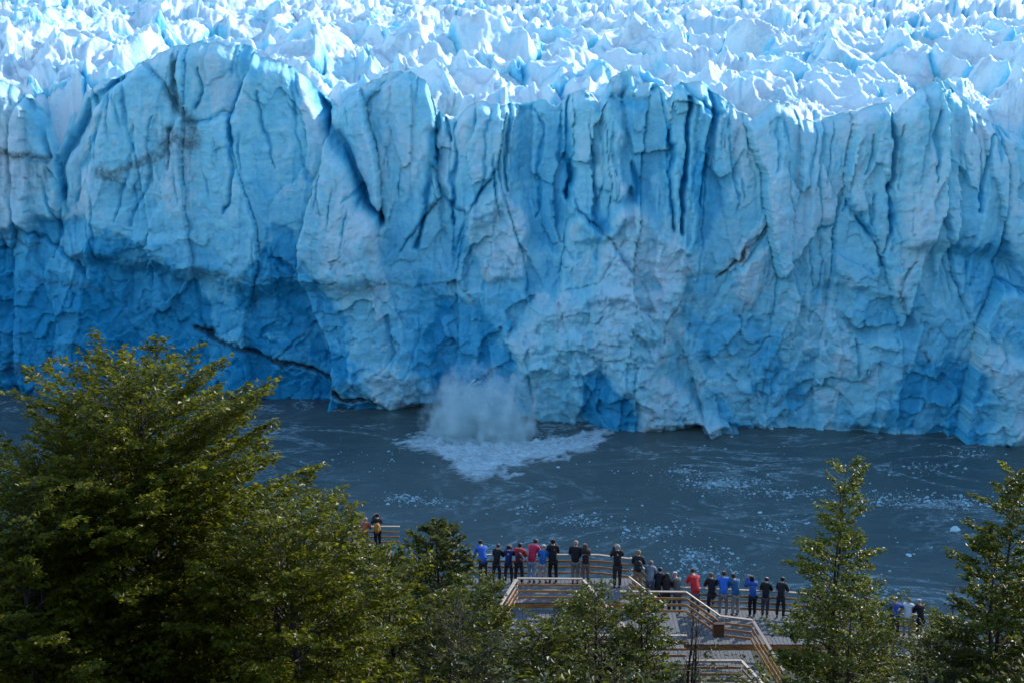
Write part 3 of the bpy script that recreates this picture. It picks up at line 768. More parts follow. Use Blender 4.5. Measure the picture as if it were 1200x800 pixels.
def railing(pts, label, step=1.75, group='timber railings of the lookout', rails=(1.08, .82, .56, .30), last=True):
    pts = [Vector(p) for p in pts]
    root = empty('railing', pts[0], label, 'railing', group)
    for k in range(len(pts) - 1):
        a, b = pts[k], pts[k + 1]
        L = (b - a).length; n = max(1, round(L / step))
        for i in range(n + (1 if k == len(pts) - 2 else 0)):
            p = a + (b - a) * (i / n)
            part('post', [beam(p + Vector((0, 0, -.12)), p + Vector((0, 0, 1.05)), .07, .07)], STEEL, root)
        for j, h in enumerate(rails):
            off = Vector((0, 0, h))
            dn = (b - a).normalized() * .01
            if j == 0:
                part('handrail', [beam(a + off - dn, b + off + dn, .13, .04)], WOODTOP, root)
            else:
                side = Vector((0, 0, 1)).cross(b - a).normalized() * -.055
                if side.y > 0: side = -side
                m = max(1, round(L / 3.5))
                for q in range(m):
                    part('rail', [beam(a + (b - a) * (q / m) + off + side + dn * .3, a + (b - a) * ((q + 1) / m) + off + side - dn * .3, .035, .10)], WOOD, root)
    return root

ZA, ZC, ZF, ZD = 61.5, 60.3, 61.2, 58.4
def X(px, Y, Z): return (px - 600) / FPX * (Y * math.cos(PITCH) + (CAM_Z - Z) * math.sin(PITCH))
xa0, xa1 = X(525, 51, ZA), X(742, 51, ZA)
deck('viewing_deck', xa0, xa1, 49.7, 52.0, ZA, 'upper grey plank viewing deck with the longest row of onlookers')
xc0, xc1 = X(778, 50, ZC), X(1000, 50, ZC)
deck('viewing_deck', xc0, xc1, 48.5, 51.5, ZC, 'lower grey plank viewing deck between the stairs and the conical tree')
xf0, xf1 = X(585, 47, ZF), X(800, 47, ZF)
deck('walkway', xf0, xf1, 45.2, 49.66, ZF, 'broad grey walkway behind the leafy shrub, in front of the upper deck', 'walkway')
xg0, xg1 = xf1 + .05, X(888, 47, ZF)
deck('walkway', xg0, xg1, 45.3, 48.3, 60.15, 'lower grey walkway landing behind bare dark twigs', 'walkway')
xd0, xd1 = X(1010, 53, ZD), X(1115, 53, ZD)
deck('viewing_deck', xd0, xd1, 51.2, 53.2, ZD, 'small viewing deck between the conical tree and the tall right tree')
xe0, xe1 = X(395, 61, 58.9), X(458, 61, 58.9)
deck('viewing_deck', xe0, xe1, 59.5, 61.4, 58.9, 'distant viewing deck showing between the big tree and the dark bush')

def stairs(x0, x1, y0, y1, z0, z1, label):
    root = empty('stairs', ((x0 + x1) / 2, (y0 + y1) / 2, min(z0, z1)), label, 'stairs')
    n = 7
    for i in range(n):
        t = (i + .5) / n
        part('tread', [(Vector((x0 + (x1 - x0) * t, (y0 + y1) / 2, z0 + (z1 - z0) * (i + 1) / (n + 1) - .02)), ((x1 - x0) / n / 2 + .02, (y1 - y0) / 2 - .04, .02))], GREYPLANK, root)
    for y in (y0, y1):
        part('stringer', [beam((x0, y, z0 - .12), (x1, y, z1 - .12), .05, .26)], WOOD, root)
    return root
stairs(xa1 + .03, xc0 - .03, 49.8, 51.6, ZA, ZC, 'wooden stairs linking the upper viewing deck to the lower one')
xs0, xs1 = X(803, 48.3, ZA), X(843, 48.3, ZC)

# railings
railing([(xa0, 51.9, ZA), (X(700, 51.9, ZA), 51.9, ZA), (X(738, 51.4, ZA), 51.5, ZA), (xa1 - .04, 51.62, ZA)], 'long railing of the upper deck with onlookers leaning on it')
railing([(xa1 + .02, 51.62, ZA), (xc0, 51.62, ZC)], 'sloping railing of the stairs on the lake side')
railing([(xa1 - .3, 49.75, ZA), (xc0, 49.75, ZC)], 'sloping sunlit railing of the stairs on the near side')
railing([(xc0 + .06, 51.45, ZC), (X(915, 50.9, ZC), 50.95, ZC), (xc1, 50.5, ZC)], 'railing of the lower deck with red and blue jackets against it')
railing([(X(606, 49.6, ZA), 49.6, ZA), (X(682, 49.55, ZA), 49.55, ZA)], 'near railing of the upper deck above the broad walkway')
railing([(X(683, 49.5, ZA) , 49.45, ZA), (X(740, 48.3, 59.7), 47.6, 60.0)], 'sunlit railing slanting down behind the leafy shrub', rails=(1.08, .80, .52))
railing([(X(605, 49.5, ZA), 49.5, ZA), (X(586, 46.8, ZA), 47.2, ZA)], 'short sunlit railing at the end of the upper deck beside the grey shrub')
railing([(X(726, 48.4, ZA), 48.4, ZA), (X(802, 48.35, ZA), 48.35, ZA)], 'railing with three boards standing above the grey walkway below the onlookers')
railing([(xs0, 48.35, ZA), (xs1, 48.33, ZC + .2)], 'railing stepping down between two level railings')
railing([(xs1 + .03, 48.33, ZC + .2), (X(880, 48.2, ZC), 48.2, ZC + .1)], 'short level railing beside the brown bin')
railing([(X(881, 48.1, ZC), 48.1, ZC + .1), (X(916, 46.3, 59.2), 46.2, 59.3)], 'sunlit railing running down towards the conical tree')
railing([(X(606, 45.3, ZF), 45.3, ZF), (X(700, 45.3, ZF), 45.3, ZF), (xf1 - .1, 45.3, ZF)], 'near railing of the broad walkway behind the leafy shrub')
railing([(X(800, 45.3, 60.3) + .15, 45.4, 60.15), (X(868, 45.3, 60.3), 45.4, 60.15), (X(908, 44.2, 59.4), 44.2, 59.3)], 'near railing of the lower landing behind bare twigs')
railing([(X(672, 42, 59.8), 42.6, 59.9), (X(694, 42, 60.1), 42.3, 60.25), (X(900, 42, 59.9), 42.0, 59.75)], 'nearest railing crossing below the shrubs and twigs')
railing([(xd0, 53.1, ZD), (X(1120, 53, ZD), 53.0, ZD - .2)], 'railing with a white jacket between blue and black ones')
railing([(X(1058, 51.4, ZD), 50.4, ZD - .2), (X(1080, 51.4, ZD), 51.3, ZD), (X(1112, 51.3, ZD), 51.3, ZD - .35)], 'sunlit corner railing below the white jacket')
railing([(xe0, 61.3, 58.9), (X(468, 61, 58.9), 61.3, 58.9)], 'short far railing between the big tree and the dark bush')
bin_ = empty('litter_bin', (X(841, 48.0, ZC), 48.05, 60.15), 'small brown bin on a post below the sloping railing', 'bin')
part('bin_post', [beam(bin_.location, bin_.location + Vector((0, 0, .75)), .08, .08)], STEEL, bin_)
bb = part('bin_body', [(bin_.location + Vector((0, 0, 1.0)), (.2, .17, .26))], plain('brown_bin', (.10, .05, .025)), bin_)
part('bin_lid', [(bin_.location + Vector((0, 0, 1.285)), (.22, .19, .022))], plain('brown_lid', (.07, .035, .02)), bin_).parent = bb

# ------------------------------------------------------------------ people
MATS = {}
def cloth(c, rough=.75):
    k = (c, rough)
    if k not in MATS: MATS[k] = plain('cloth_%d' % len(MATS), c, rough, .2, 7)
    return MATS[k]
SKIN = plain('skin', (.42, .25, .17), .55, .08)
jobs = []
def skin_mesh(verts, edges, root=0, sub=1):
    me = bpy.data.meshes.new('tmp')
    me.from_pydata([v[0] for v in verts], edges, [])
    ob = bpy.data.objects.new('tmp', me); COL.objects.link(ob)
    md = ob.modifiers.new('skin', 'SKIN'); md.use_smooth_shade = True
    for i, v in enumerate(verts):
        sv = me.skin_vertices[0].data[i]
        r = v[1]
        sv.radius = r if isinstance(r, tuple) else (r, r)
        sv.use_root = (i == root)
    ob.modifiers.new('sub', 'SUBSURF').render_levels = sub
    ob.modifiers['sub'].levels = sub
    return ob
class Sk:
    def __init__(s): s.v = []; s.e = []
    def chain(s, pts, start=None):
        prev = start
        for p, r in pts:
            s.v.append((tuple(p), r)); i = len(s.v) - 1
            if prev is not None: s.e.append((prev, i))
            prev = i
        return prev
def finger_tubes(V, F, w, dirv, side):
    # five bent fingers leaving the palm
    dirv = Vector(dirv).normalized(); lat = Vector((1, 0, 0)) * side; dn = Vector((0, 0, -1))
    for q, (o_, L) in enumerate(((-.032, .062), (-.011, .078), (.011, .084), (.032, .072), (-.045, .050))):
        a = Vector(w) + lat * -o_ * 1.0 + dirv * (.085 if q < 4 else .03)
        d1 = dirv if q < 4 else (dirv * .6 + lat * .8).normalized()
        p1 = a + d1 * L * .55; p2 = p1 + (d1 * .55 + dn * .8).normalized() * L * .5
        k = len(V)
        for p, r in ((a - d1 * .02, .010), (p1, .0095), (p2, .007)):
            for t in range(5):
                an = t * 2 * math.pi / 5
                u = d1.cross(dn).normalized(); ww = u.cross(d1).normalized()
                V.append(tuple(p + u * math.cos(an) * r + ww * math.sin(an) * r))
        for j in range(2):
            for t in range(5):
                F.append((k + j * 5 + t, k + j * 5 + (t + 1) % 5, k + (j + 1) * 5 + (t + 1) % 5, k + (j + 1) * 5 + t))
        F.append(tuple(k + 10 + t for t in range(5)))

def person(px, Y, Z, label, jacket, trousers, hair=(.03, .02, .015), h=1.72, lean=.22, arms='rail', head='short', turn=0.0, knee=False, wide=1.0, xoff=None):
    x = X(px, Y, Z)
    root = empty('person', (x, Y, Z), label, 'person', 'onlookers at the railings', rz=turn if turn else random.Random(int(px)).uniform(-.45, .45))
    k = h / 1.72
    r = random.Random(px)
    sw = r.uniform(-.03, .03)
    pel = Vector((0, -.02, .93)); wai = Vector((sw * .4, lean * .18 - .01, 1.10)); che = Vector((sw, lean * .62, 1.30)); sho = Vector((sw, lean * .95, 1.43))
    nek = Vector((sw, lean * 1.1, 1.50)); hd = Vector((sw, lean * 1.35 + .02, 1.60))
    st = r.uniform(.08, .13)
    def leg(sd):
        if knee and sd > 0:
            return [(Vector((sd * .09, .0, .88)), .088), (Vector((sd * .12, .34, .82)), .066), (Vector((sd * .12, .22, .42)), .048), (Vector((sd * .12, .22, .36)), .042)]
        return [(Vector((sd * .09, -.01, .86)), .088), (Vector((sd * (st + .01), .03, .48)), .064), (Vector((sd * (st + .01), -.03, .26)), .056), (Vector((sd * st, -.02, .10)), .044)]
    def arm(sd):
        s0 = sho + Vector((sd * .155 * wide, 0, -.02))
        if arms == 'rail':
            e = Vector((sd * (.20 + .02 * wide), lean * .9 + .10, 1.14)); w = Vector((sd * .15, lean + .34, 1.125))
        elif arms == 'camera':
            e = Vector((sd * .22, lean + .14, 1.20)); w = Vector((sd * .07, lean + .32, 1.50))
        else:
            e = Vector((sd * .27, lean * .7 - .02, 1.13)); w = Vector((sd * .26, lean * .7 + .10, .90))
        return s0, e, w
    def scaled(vs): return [((Vector(p) * k), tuple(q * k for q in r) if isinstance(r, tuple) else r * k) for p, r in vs]
    parts = {}
    # body: one continuous skin
    b = Sk()
    p0 = b.chain([(pel, .10)])
    p3 = b.chain([(wai, .10), (che, .115), (sho, .075), (nek, .052)], p0)
    hp = b.chain([(hd + Vector((0, -.005, -.045)), .078), (hd + Vector((0, 0, .03)), .088), (hd + Vector((0, -.005, .095)), .066)], p3)
    b.chain([(hd + Vector((0, .088, -.005)), .016), (hd + Vector((0, .108, -.02)), .012)], hp - 1)
    for sd in (-1, 1): b.chain([(hd + Vector((sd * .088, -.005, 0)), .018), (hd + Vector((sd * .097, -.012, .012)), .012)], hp - 1)
    for sd in (-1, 1):
        b.chain([(p, q * .8) for p, q in leg(sd)], p0)
        s0, e, w = arm(sd)
        f = (w - e).normalized()
        b.chain([(s0, .055), (e, .040), (w, .027), (w + f * .07, (.038, .018)), (w + f * .095, (.036, .014))], p3 - 1)
    parts['body'] = (b, SKIN)
    # jacket
    j = Sk()
    q0 = j.chain([(Vector((0, -.01, .86)), (.155 * wide, .125))])
    q1 = j.chain([(Vector((0, .0, 1.0)), (.152 * wide, .128)), (wai, (.162 * wide, .14)), (che, (.172 * wide, .145)), (sho + Vector((0, 0, -.01)), .105), (nek + Vector((0, 0, -.03)), .068)], q0)
    for sd in (-1, 1):
        s0, e, w = arm(sd)
        j.chain([(s0, .098), ((s0 + e) / 2, .088), (e, .082), ((e + w) / 2, .072), (w + (w - e).normalized() * .02, .055)], q1 - 1)
    parts['jacket'] = (j, cloth(jacket))
    # trousers
    t = Sk()
    t0 = t.chain([(Vector((0, -.02, .90)), .115)])
    for sd in (-1, 1): t.chain([(p, q + .014) for p, q in leg(sd)], t0)
    parts['trousers'] = (t, cloth(trousers))
    for sd in (-1, 1):
        f = Sk()
        a = leg(sd)[-1][0]
        f.chain([(a + Vector((0, -.04, -.045)), .048), (a + Vector((0, .05, -.055)), .047), (a + Vector((sd * .015, .16, -.065)), .038)])
        parts['shoe' + ('' if sd < 0 else ' ')] = (f, cloth((.03, .028, .027)))
    hh = Sk()
    if head == 'long':
        hh.chain([(hd + Vector((0, .005, .09)), .098), (hd + Vector((0, -.03, .02)), .115), (hd + Vector((0, -.06, -.10)), .105), (hd + Vector((0, -.10, -.22)), .066)])
        nm = 'hair'
    elif head == 'hat':
        hh.chain([(hd + Vector((0, 0, .11)), .085), (hd + Vector((0, -.004, .075)), .104), (hd + Vector((0, -.006, .045)), .118)])
        nm = 'hat'
    elif head == 'hood':
        hh.chain([(hd + Vector((0, -.01, .085)), .088), (hd + Vector((0, -.022, .02)), .112), (hd + Vector((0, -.04, -.07)), .105)])
        nm = 'hood'
    else:
        hh.chain([(hd + Vector((0, .005, .095)), .096), (hd + Vector((0, -.028, .035)), .112), (hd + Vector((0, -.045, -.03)), .098), (hd + Vector((0, -.05, -.07)), .07)])
        nm = 'hair'
    parts[nm] = (hh, cloth(hair))
    for pn, (sk, m) in parts.items():
        ob = skin_mesh(scaled(sk.v), sk.e)
        fing = None
        if pn == 'body':
            FV = []; FF = []
            for sd in (-1, 1):
                s0, e, w = arm(sd)
                finger_tubes(FV, FF, w * k, (w - e), sd)
            fing = (FV, FF)
        jobs.append((ob, pn.strip(), m, root, fing))
    return root

def backpack(pr, label, col, lean=.15):
    root = empty('backpack', pr.location + Vector((0, -.26, 1.02)), label, 'backpack', 'backpacks on onlookers')
    me = lumpy('pack_body', .16, .12, .25, 4, 14, 10, .12)
    pb = link('pack_body', me, cloth(col, .6), root, (0, .02 + lean * .3, .2))
    me = lumpy('pocket', .11, .06, .12, 6, 12, 8, .1)
    link('pocket', me, cloth(tuple(c * .8 for c in col), .6), pb, (0, -.11, -.08))
    for sd in (-1, 1):
        part('strap', [(root.location + Vector((sd * .1, .16 + lean * .4, .40)), (.02, .09, .012), (1, 0, 0), (0, .3, 1))], cloth((.02, .02, .02)), root)
    return root

BLK = (.012, .012, .015); GRY = (.16, .15, .14); DRK = (.02, .02, .025)
RA = 51.55
person(566, RA, ZA, 'person in bright blue jacket leaning on the railing beside the grey shrub', (.02, .12, .45), DRK, (.03, .02, .015), 1.70, .36, wide=1.15)
person(582, RA, ZA, 'short person in black jacket with brown hair next to the bright blue jacket', BLK, DRK, (.10, .07, .05), 1.60, .25)
person(596, RA, ZA, 'person in dark navy jacket with black hair beside the red jacket', (.015, .03, .13), (.03, .02, .02), (.01, .01, .01), 1.60, .12, arms='camera')
p1 = person(608, RA - .1, ZA, 'person in red jacket and black trousers wearing a dark backpack', (.42, .02, .025), DRK, (.02, .015, .012), 1.72, .15)
backpack(p1, 'dark backpack on the red jacketed person', (.05, .015, .03))
person(623, RA, ZA, 'person in crimson jacket and light blue jeans leaning on elbows', (.50, .025, .07), (.20, .30, .42), (.04, .02, .015), 1.75, .34, wide=1.15)
person(636, RA - .05, ZA, 'person in blue jacket and beige trousers wearing a pale cap', (.02, .13, .42), (.34, .31, .28), (.40, .40, .38), 1.62, .15, head='hat')
person(648, RA, ZA, 'tall person dressed all in black beside the blue jacket with pale cap', BLK, BLK, (.01, .01, .01), 1.86, .12)
person(674, RA - .1, ZA, 'bald person in black jacket and grey trousers', BLK, GRY, (.36, .24, .18), 1.82, .16, wide=1.1)
person(686, RA - .15, ZA, 'person in black jacket with long brown hair and taupe trousers', (.02, .017, .016), (.15, .12, .10), (.09, .05, .03), 1.72, .14, head='long', turn=.3)
person(723, 51.05, ZA, 'grey haired person in black standing alone on the upper deck', BLK, (.03, .028, .03), (.33, .32, .31), 1.84, .12, arms='camera', wide=1.05)
p2 = person(747, 51.2, ZA - .25, 'fair haired person in dark jacket and khaki trousers with a backpack at the stairs', (.02, .022, .03), (.24, .20, .14), (.28, .18, .08), 1.76, .16, wide=1.1)
backpack(p2, 'black backpack on the fair haired person at the stairs', (.015, .015, .02))
person(761, 51.15, ZA - .62, 'grey haired person in pale blue grey jacket on the stairs', (.16, .22, .28), (.05, .07, .12), (.20, .18, .16), 1.68, .2)
person(769.5, 51.2, ZA - .85, 'short person in navy black jacket between pale grey and long haired onlookers', (.012, .016, .03), DRK, (.02, .02, .02), 1.60, .2)
person(780, RA - .5, ZC + .02, 'person in black with long dark brown hair at the foot of the stairs', (.018, .015, .015), BLK, (.05, .03, .02), 1.74, .2, head='long')
person(793, RA - .45, ZC + .02, 'person in dark grey jacket wearing a pale grey cap', (.09, .095, .10), (.06, .06, .06), (.42, .42, .42), 1.72, .26, head='hat')
person(814, RA - .45, ZC + .02, 'person in red jacket bending low over the lower railing', (.48, .02, .03), (.10, .10, .11), (.05, .03, .02), 1.74, .48, wide=1.2)
person(833, RA - .5, ZC + .02, 'person in black jacket with one knee raised on the railing', BLK, (.02, .02, .03), (.12, .10, .08), 1.74, .22, knee=True)
person(847, RA - .55, ZC + .02, 'person in bright royal blue jacket and grey trousers', (.03, .16, .60), (.20, .19, .18), (.05, .04, .03), 1.80, .26, wide=1.12)
person(861, RA - .6, ZC + .02, 'person in teal blue jacket and pale grey trousers', (.02, .11, .24), (.26, .25, .24), (.04, .03, .025), 1.74, .24, wide=1.1)
person(881, RA - .7, ZC + .02, 'person in blue jacket with long black hair and dark trousers', (.02, .09, .36), BLK, (.008, .008, .01), 1.72, .18, head='long', arms='camera')
person(896, RA - .75, ZC + .02, 'person in black jacket with hood up beside the long black hair', BLK, (.06, .06, .07), BLK, 1.66, .22, head='hood')
person(914, RA - .8, ZC + .02, 'person in dark clothes half hidden by the conical tree', (.018, .018, .022), DRK, (.02, .015, .01), 1.70, .2)
person(1014, 52.7, ZD + .35, 'person in dark jacket showing through the conical tree', (.02, .02, .03), DRK, (.02, .02, .02), 1.70, .2)
person(1048, 52.72, ZD + .02, 'person in royal blue jacket and white sun hat', (.015, .07, .34), DRK, (.62, .62, .60), 1.70, .34, head='hat', wide=1.2)
person(1062, 52.72, ZD + .02, 'person in white jacket with grey hair', (.55, .58, .60), (.25, .24, .23), (.16, .14, .13), 1.72, .28, wide=1.1)
person(1077, 52.6, ZD + .02, 'person in black beside the white jacket, pale cap', (.015, .012, .012), BLK, (.36, .34, .32), 1.74, .2, head='hat')
p3 = person(443, 60.9, 58.92, 'person in black with a yellow backpack at the far railing', BLK, BLK, (.012, .01, .01), 1.82, .15, arms='camera')
backpack(p3, 'yellow orange backpack at the far railing', (.45, .20, .02))
person(428, 60.7, 58.92, 'person in orange red jacket half hidden by the big tree', (.38, .10, .05), DRK, (.30, .22, .15), 1.70, .15)
bpy.context.view_layer.update()
dg = bpy.context.evaluated_depsgraph_get()
bodies = {}
for ob, pn, m, root, fing in jobs:
    me = bpy.data.meshes.new_from_object(ob.evaluated_get(dg))
    me.name = pn
    if fing:
        n0 = len(me.vertices)
        vs_ = np.zeros(n0 * 3); me.vertices.foreach_get('co', vs_)
        polys = [tuple(p.vertices) for p in me.polygons]
        m2 = bpy.data.meshes.new(pn)
        m2.from_pydata([tuple(v) for v in vs_.reshape(-1, 3)] + fing[0], [], polys + [tuple(i + n0 for i in f) for f in fing[1]])
        me = m2
        for p in me.polygons: p.use_smooth = True
    me.materials.clear()
    po = link(pn, me, m, root)
    if pn == 'body': bodies[root.name] = po
    elif pn in ('hair', 'hat', 'hood'): po.parent = bodies[root.name]
for ob, *_ in jobs:
    tm = ob.data; bpy.data.objects.remove(ob); bpy.data.meshes.remove(tm)

# ------------------------------------------------------------------ trees and shrubs
def tubes_mesh(name, paths, nseg=6):
    V = []; F = []; off = 0
    for P, Rr in paths:
        P = np.asarray(P, float); n = len(P)
        T_ = np.gradient(P, axis=0); T_ /= np.linalg.norm(T_, axis=1)[:, None] + 1e-9
        ref = np.array([0, 0, 1.0]) if abs(T_[0, 2]) < .9 else np.array([1.0, 0, 0])
        U = np.cross(T_, ref); U /= np.linalg.norm(U, axis=1)[:, None] + 1e-9
        W = np.cross(T_, U)
        a = np.arange(nseg) * 2 * math.pi / nseg
        ring = P[:, None, :] + (U[:, None, :] * np.cos(a)[None, :, None] + W[:, None, :] * np.sin(a)[None, :, None]) * np.asarray(Rr)[:, None, None]
        V.append(ring.reshape(-1, 3))
        i = np.arange(n - 1)[:, None] * nseg; q = np.arange(nseg)[None, :]; q2 = (q + 1) % nseg
        F.append((np.stack([i + q, i + q2, i + nseg + q2, i + nseg + q], -1) + off).reshape(-1, 4)); off += n * nseg
    return arr_mesh(name, np.concatenate(V), np.concatenate(F), True)

def leaves_mesh(name, C, N, D, size, tint, r):
    # one bent diamond per leaf: C centres, N normals, D pointing direction
    n = len(C)
    D = D - N * (D * N).sum(1)[:, None]; D /= np.linalg.norm(D, axis=1)[:, None] + 1e-9
    S = np.cross(N, D)
    L = size * r.uniform(.65, 1.25, n)[:, None]; Wd = L * r.uniform(.45, .62, n)[:, None]
    a = C - D * L * .5; b = C + S * Wd * .5 + N * L * .08; c = C + D * L * .5; d_ = C - S * Wd * .5 + N * L * .08
    V = np.stack([a, b, c, d_], 1).reshape(-1, 3)
    F = np.arange(n * 4).reshape(-1, 4)
    return arr_mesh(name, V, F, False, {'tint': np.repeat(tint, 4)})

def tree(name, label, px, Y, top_py, H, Rad, seed, mat, n_limb=46, leaf=.075, dens=1.0, profile='dome', lean=(0, 0), cat='tree', group=None, bare=0.0, gap=0.0, trunks=1, upt=0.25, flat=0.5, barkm=None, base_px=None):
    r = np.random.default_rng(seed)
    top = at_y(px, top_py, Y)
    base = np.array([top.x - lean[0], Y - lean[1], 0.0])
    base[2] = min(top.z - H, float(ground_z(np.array([base[0]]), np.array([base[1]]))[0]) - .1) if H is None else top.z - H
    Ht = top.z - base[2]
    root = empty(name, tuple(base), label, cat, group)
    paths = []; LC = []; LN = []; LD = []
    tips = []
    for tk in range(trunks):
        off = np.array([0, 0, 0.0]) if tk == 0 else np.array([r.uniform(-.35, .35) * Rad, r.uniform(-.3, .3) * Rad, -r.uniform(.05, .3) * Ht])
        t = np.linspace(0, 1, 12)
        tp = np.array([lean[0], lean[1], Ht]) + off
        P = np.outer(t, tp) + np.stack([np.sin(t * 5 + r.uniform(0, 6)) * .02 * Ht * t * (1 - t) * 3, np.cos(t * 4 + r.uniform(0, 6)) * .02 * Ht * t * (1 - t) * 3, 0 * t], -1)
        r0 = (.016 + .008 * r.random()) * Ht * (.6 if profile == 'cone' else 1)
        paths.append((P, r0 * (1 - t * .92)))
        nl = n_limb if tk == 0 else n_limb // 2
        for i in range(nl):
            f = .10 + .89 * ((i + r.random()) / nl)
            if profile == 'dome': pr = (max(0.0, 1 - f ** 4)) ** .6 * (.75 + .25 * min(1, f * 3))
            elif profile == 'cone': pr = (1 - f) ** .75 * (.85 + .3 * math.sin(f * 21 + seed)) + .06
            else: pr = (max(0.0, 1 - (2 * f - .95) ** 2)) ** .5
            L = Rad * pr * (r.uniform(.80, 1.04) if profile == 'dome' else r.uniform(.72, 1.12)) + .12
            az = i * 2.39996 + r.uniform(-.5, .5) + seed
            el = upt + .75 * f ** 2 * (1 if profile != 'cone' else .55) + r.uniform(-.12, .15)
            p0 = np.array([np.interp(f, t, P[:, q]) for q in range(3)])
            s = np.linspace(0, 1, 6)
            dx = np.array([math.cos(az), math.sin(az)])
            curve = L * s
            zz = L * (s * math.sin(el) + .10 * s ** 2 - (.14 * s ** 3))
            LP = np.stack([p0[0] + dx[0] * curve * math.cos(el) + .05 * L * np.sin(s * 6 + i), p0[1] + dx[1] * curve * math.cos(el) + .05 * L * np.cos(s * 5 + i), p0[2] + zz], -1)
            lr = r0 * (1 - f * .85) * .42
            paths.append((LP, np.maximum(lr * (1 - s * .9), .006)))
            nb = max(4, int(L / .17))
            for b in range(nb):
                u = .16 + .84 * (b + r.random()) / nb
                q0 = np.array([np.interp(u, s, LP[:, q]) for q in range(3)])
                sd = 1 if b % 2 else -1
                ang = az + sd * r.uniform(.35, 1.0) * (1 - .5 * u)
                bl = (L * .42 * (1 - u) + .30) * r.uniform(.7, 1.2)
                be = r.uniform(-.05, .4) + .25 * f
                bd = np.array([math.cos(ang) * math.cos(be), math.sin(ang) * math.cos(be), math.sin(be)])
                e = q0 + bd * bl
                if b % 3 == 0 or bare: paths.append((np.array([q0, (q0 + e) / 2 + np.array([0, 0, .03 * bl]), e]), np.array([.007, .005, .003])))
                if r.random() < bare: continue
                if gap and gnoise(np.array([e[0] * 1.1 + seed]), np.array([e[2] * 1.6 + e[1]]), seed)[0] > .42 - gap: continue
                m = max(3, int(bl * 52 * dens))
                w = r.random(m) ** .8
                c = q0 + np.outer(w, bd * bl * 1.06)
                lat = np.array([-math.sin(ang), math.cos(ang), 0])
                spread = r.uniform(-1, 1, m) * (.05 + .16 * (1 - w)) * min(1.4, bl + .4)
                c = c + np.outer(spread, lat) + r.normal(0, .03, (m, 3)) * np.array([1, 1, .8])
                nn = np.array([0, 0, 1.0]) + r.normal(0, flat, (m, 3))
                nn[:, 2] = np.abs(nn[:, 2]) + .15
                LC.append(c); LN.append(nn / np.linalg.norm(nn, axis=1)[:, None])
                LD.append(bd[None, :] + np.sign(spread)[:, None] * lat[None, :] * .8 + r.normal(0, .3, (m, 3)))
    tko = link('trunk', tubes_mesh('trunk', paths[:1], 8), barkm or BARK, root)
    link('limbs', tubes_mesh('limbs', paths[1:], 3), barkm or BARK, tko)
    if LC:
        C = np.concatenate(LC)
        clump = gnoise(C[:, 0] * 1.2, C[:, 2] * 1.4 + C[:, 1], seed + 3)
        tint = np.clip(r.random(len(C)) * .75 + .25 * clump, 0, 1)
        link('crown', leaves_mesh('crown', C, np.concatenate(LN), np.concatenate(LD), leaf * 1.28, tint, r), mat, root)
    return sum(len(c) for c in LC) if LC else 0

NLEAF = {}
def T_(*a, **k):
    NLEAF[a[0] + str(a[2])] = tree(*a, **k)
G1 = 'beech trees below the lookout'; G2 = 'shrubs in front of the decks'
T_('beech_tree', 'largest tree with broad olive green layered crown beside the lake', 165, 30, 456, 9.5, 4.6, 3, LEAF_A, n_limb=118, leaf=.118, dens=.66, trunks=3, group=G1)
T_('beech_tree', 'yellow green tree filling the gap below the biggest crown', 334, 27, 612, 7.0, 3.0, 5, LEAF_A, n_limb=80, leaf=.105, dens=.85, trunks=2, group=G1)
T_('beech_tree', 'bushy tree with feathery top beside the far viewing deck', 384, 34, 588, 7.5, 1.8, 8, LEAF_A, n_limb=64, leaf=.095, dens=1.0, trunks=2, group=G1)
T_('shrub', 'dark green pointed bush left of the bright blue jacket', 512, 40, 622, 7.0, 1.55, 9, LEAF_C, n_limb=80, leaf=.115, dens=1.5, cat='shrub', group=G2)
T_('shrub', 'grey green bush at the end of the upper deck', 562, 37, 684, 5.5, 1.5, 12, LEAF_B, n_limb=70, leaf=.10, dens=1.2, cat='shrub', group=G2, bare=.15, trunks=2)
T_('shrub', 'dense low bush between the yellow green tree and the grey green bush', 455, 31, 672, 5.5, 2.2, 13, LEAF_A, n_limb=70, leaf=.10, dens=1.2, cat='shrub', group=G2)
T_('shrub', 'low tangled bush with many dry stems under the grey green bush', 540, 29, 728, 4.5, 1.7, 14, LEAF_C, n_limb=50, leaf=.09, dens=.9, cat='shrub', group=G2, bare=.3, trunks=3, barkm=DRY)
T_('shrub', 'leafy shrub growing in front of the broad grey walkway', 697, 37, 700, 5.0, 1.6, 15, LEAF_B, n_limb=56, leaf=.10, dens=1.0, cat='shrub', group=G2, bare=.2, gap=.1, trunks=3, profile='round')
T_('shrub', 'loose shrub with pale leaves below the broad walkway', 640, 34, 735, 4.0, 1.5, 16, LEAF_B, n_limb=54, leaf=.10, dens=.9, cat='shrub', group=G2, bare=.2, trunks=3, profile='round')
T_('shrub', 'upright leafy shrub beside the lower walkway landing', 752, 36, 702, 4.6, 1.05, 17, LEAF_B, n_limb=46, leaf=.10, dens=1.1, cat='shrub', group=G2, bare=.2, trunks=2)
T_('shrub', 'bare dark twiggy shrub in front of the lower landing', 812, 37, 715, 4.6, .8, 18, LEAF_B, n_limb=22, cat='shrub', group=G2, bare=1.0, trunks=3, upt=.8)
T_('beech_tree', 'young conical tree with tiered open branches beside the lower deck', 992, 34, 546, 8.0, 2.15, 20, LEAF_D, n_limb=74, leaf=.095, dens=1.2, profile='cone', group=G1, gap=.18, trunks=2, upt=.32)
T_('beech_tree', 'tall dark tree with irregular tiers right of the white jacket', 1192, 31, 550, 9.0, 2.5, 22, LEAF_B, n_limb=96, leaf=.105, dens=1.5, profile='cone', group=G1, gap=.04, trunks=2, upt=.28)
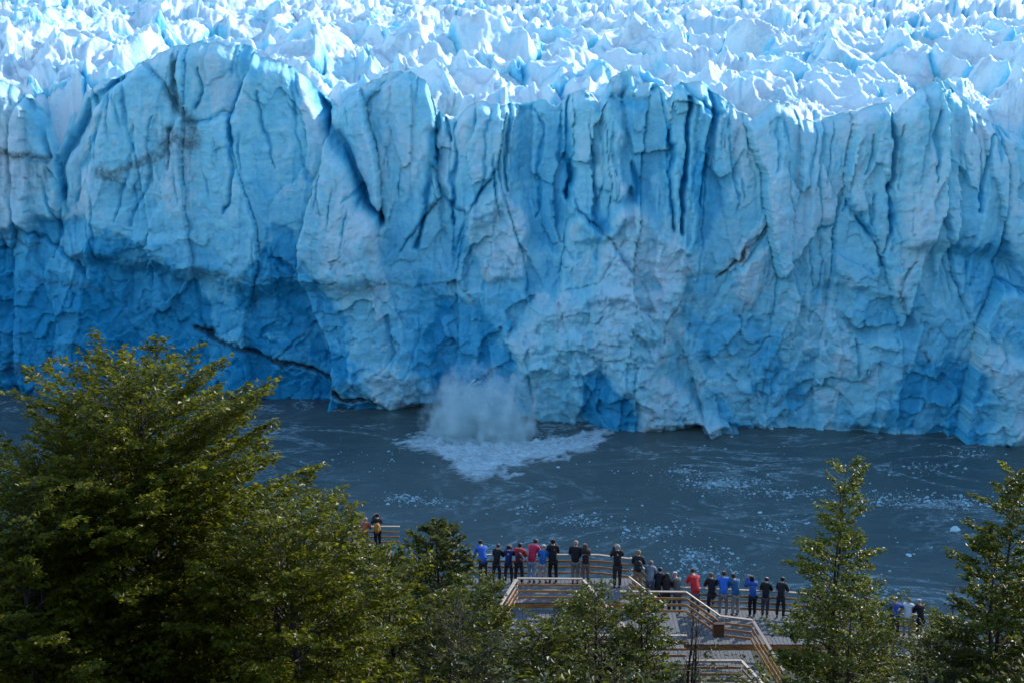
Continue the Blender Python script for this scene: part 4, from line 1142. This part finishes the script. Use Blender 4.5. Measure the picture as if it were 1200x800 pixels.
T_('shrub', 'low green shrub beneath the small viewing deck corner', 1098, 38, 728, 4.5, 1.3, 24, LEAF_B, n_limb=40, leaf=.09, dens=.7, cat='shrub', group=G2, bare=.1, trunks=2)
T_('shrub', 'dense shrub at the foot of the conical tree', 1000, 32, 700, 4.0, 1.9, 25, LEAF_B, n_limb=44, leaf=.09, dens=.8, cat='shrub', group=G2)
T_('shrub', 'bare branched bush leaning out beside the tall dark tree', 1118, 37, 690, 5.0, 1.1, 26, LEAF_B, n_limb=24, cat='shrub', group=G2, bare=1.0, trunks=3, upt=.7)
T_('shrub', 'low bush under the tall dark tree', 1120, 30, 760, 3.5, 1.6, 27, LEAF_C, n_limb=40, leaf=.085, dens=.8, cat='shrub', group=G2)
T_('shrub', 'thin leafed bush below the nearest railing', 720, 33, 772, 3.0, 1.3, 28, LEAF_B, n_limb=30, leaf=.08, dens=.4, cat='shrub', group=G2, bare=.35, trunks=2)
T_('beech_tree', 'low spreading tree at the edge below the biggest crown', 20, 27, 600, 6.0, 3.2, 31, LEAF_A, n_limb=60, leaf=.10, dens=.7, trunks=2, group=G1)
T_('shrub', 'feathery green bush hiding the far viewing deck below the railing', 436, 42, 652, 6.0, 1.5, 33, LEAF_A, n_limb=56, leaf=.11, dens=1.1, cat='shrub', group=G2)
# low undergrowth over the slope, too many leaves to count
r_ = np.random.default_rng(77)
nU = 45000
ux = r_.uniform(-24, 24, nU); uy = r_.uniform(25, 62, nU)
hmax = 0.25 + 1.0 * np.clip(0.5 + 1.1 * fbm(ux / 2.2, uy / 2.2, 301, 3), 0, 1.4)
uz = ground_z(ux, uy) + hmax * r_.random(nU) ** .6
NN = np.stack([r_.normal(0, .5, nU), r_.normal(0, .5, nU), np.ones(nU)], -1); NN /= np.linalg.norm(NN, axis=1)[:, None]
um = leaves_mesh('undergrowth', np.stack([ux, uy, uz], -1), NN, r_.normal(0, 1, (nU, 3)), .21, np.clip(r_.random(nU) * .8 + .2 * fbm(ux / 3, uy / 3, 303, 2), 0, 1), r_)
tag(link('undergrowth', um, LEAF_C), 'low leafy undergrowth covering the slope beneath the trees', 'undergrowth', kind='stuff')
print('LEAVES', NLEAF, sum(NLEAF.values()))
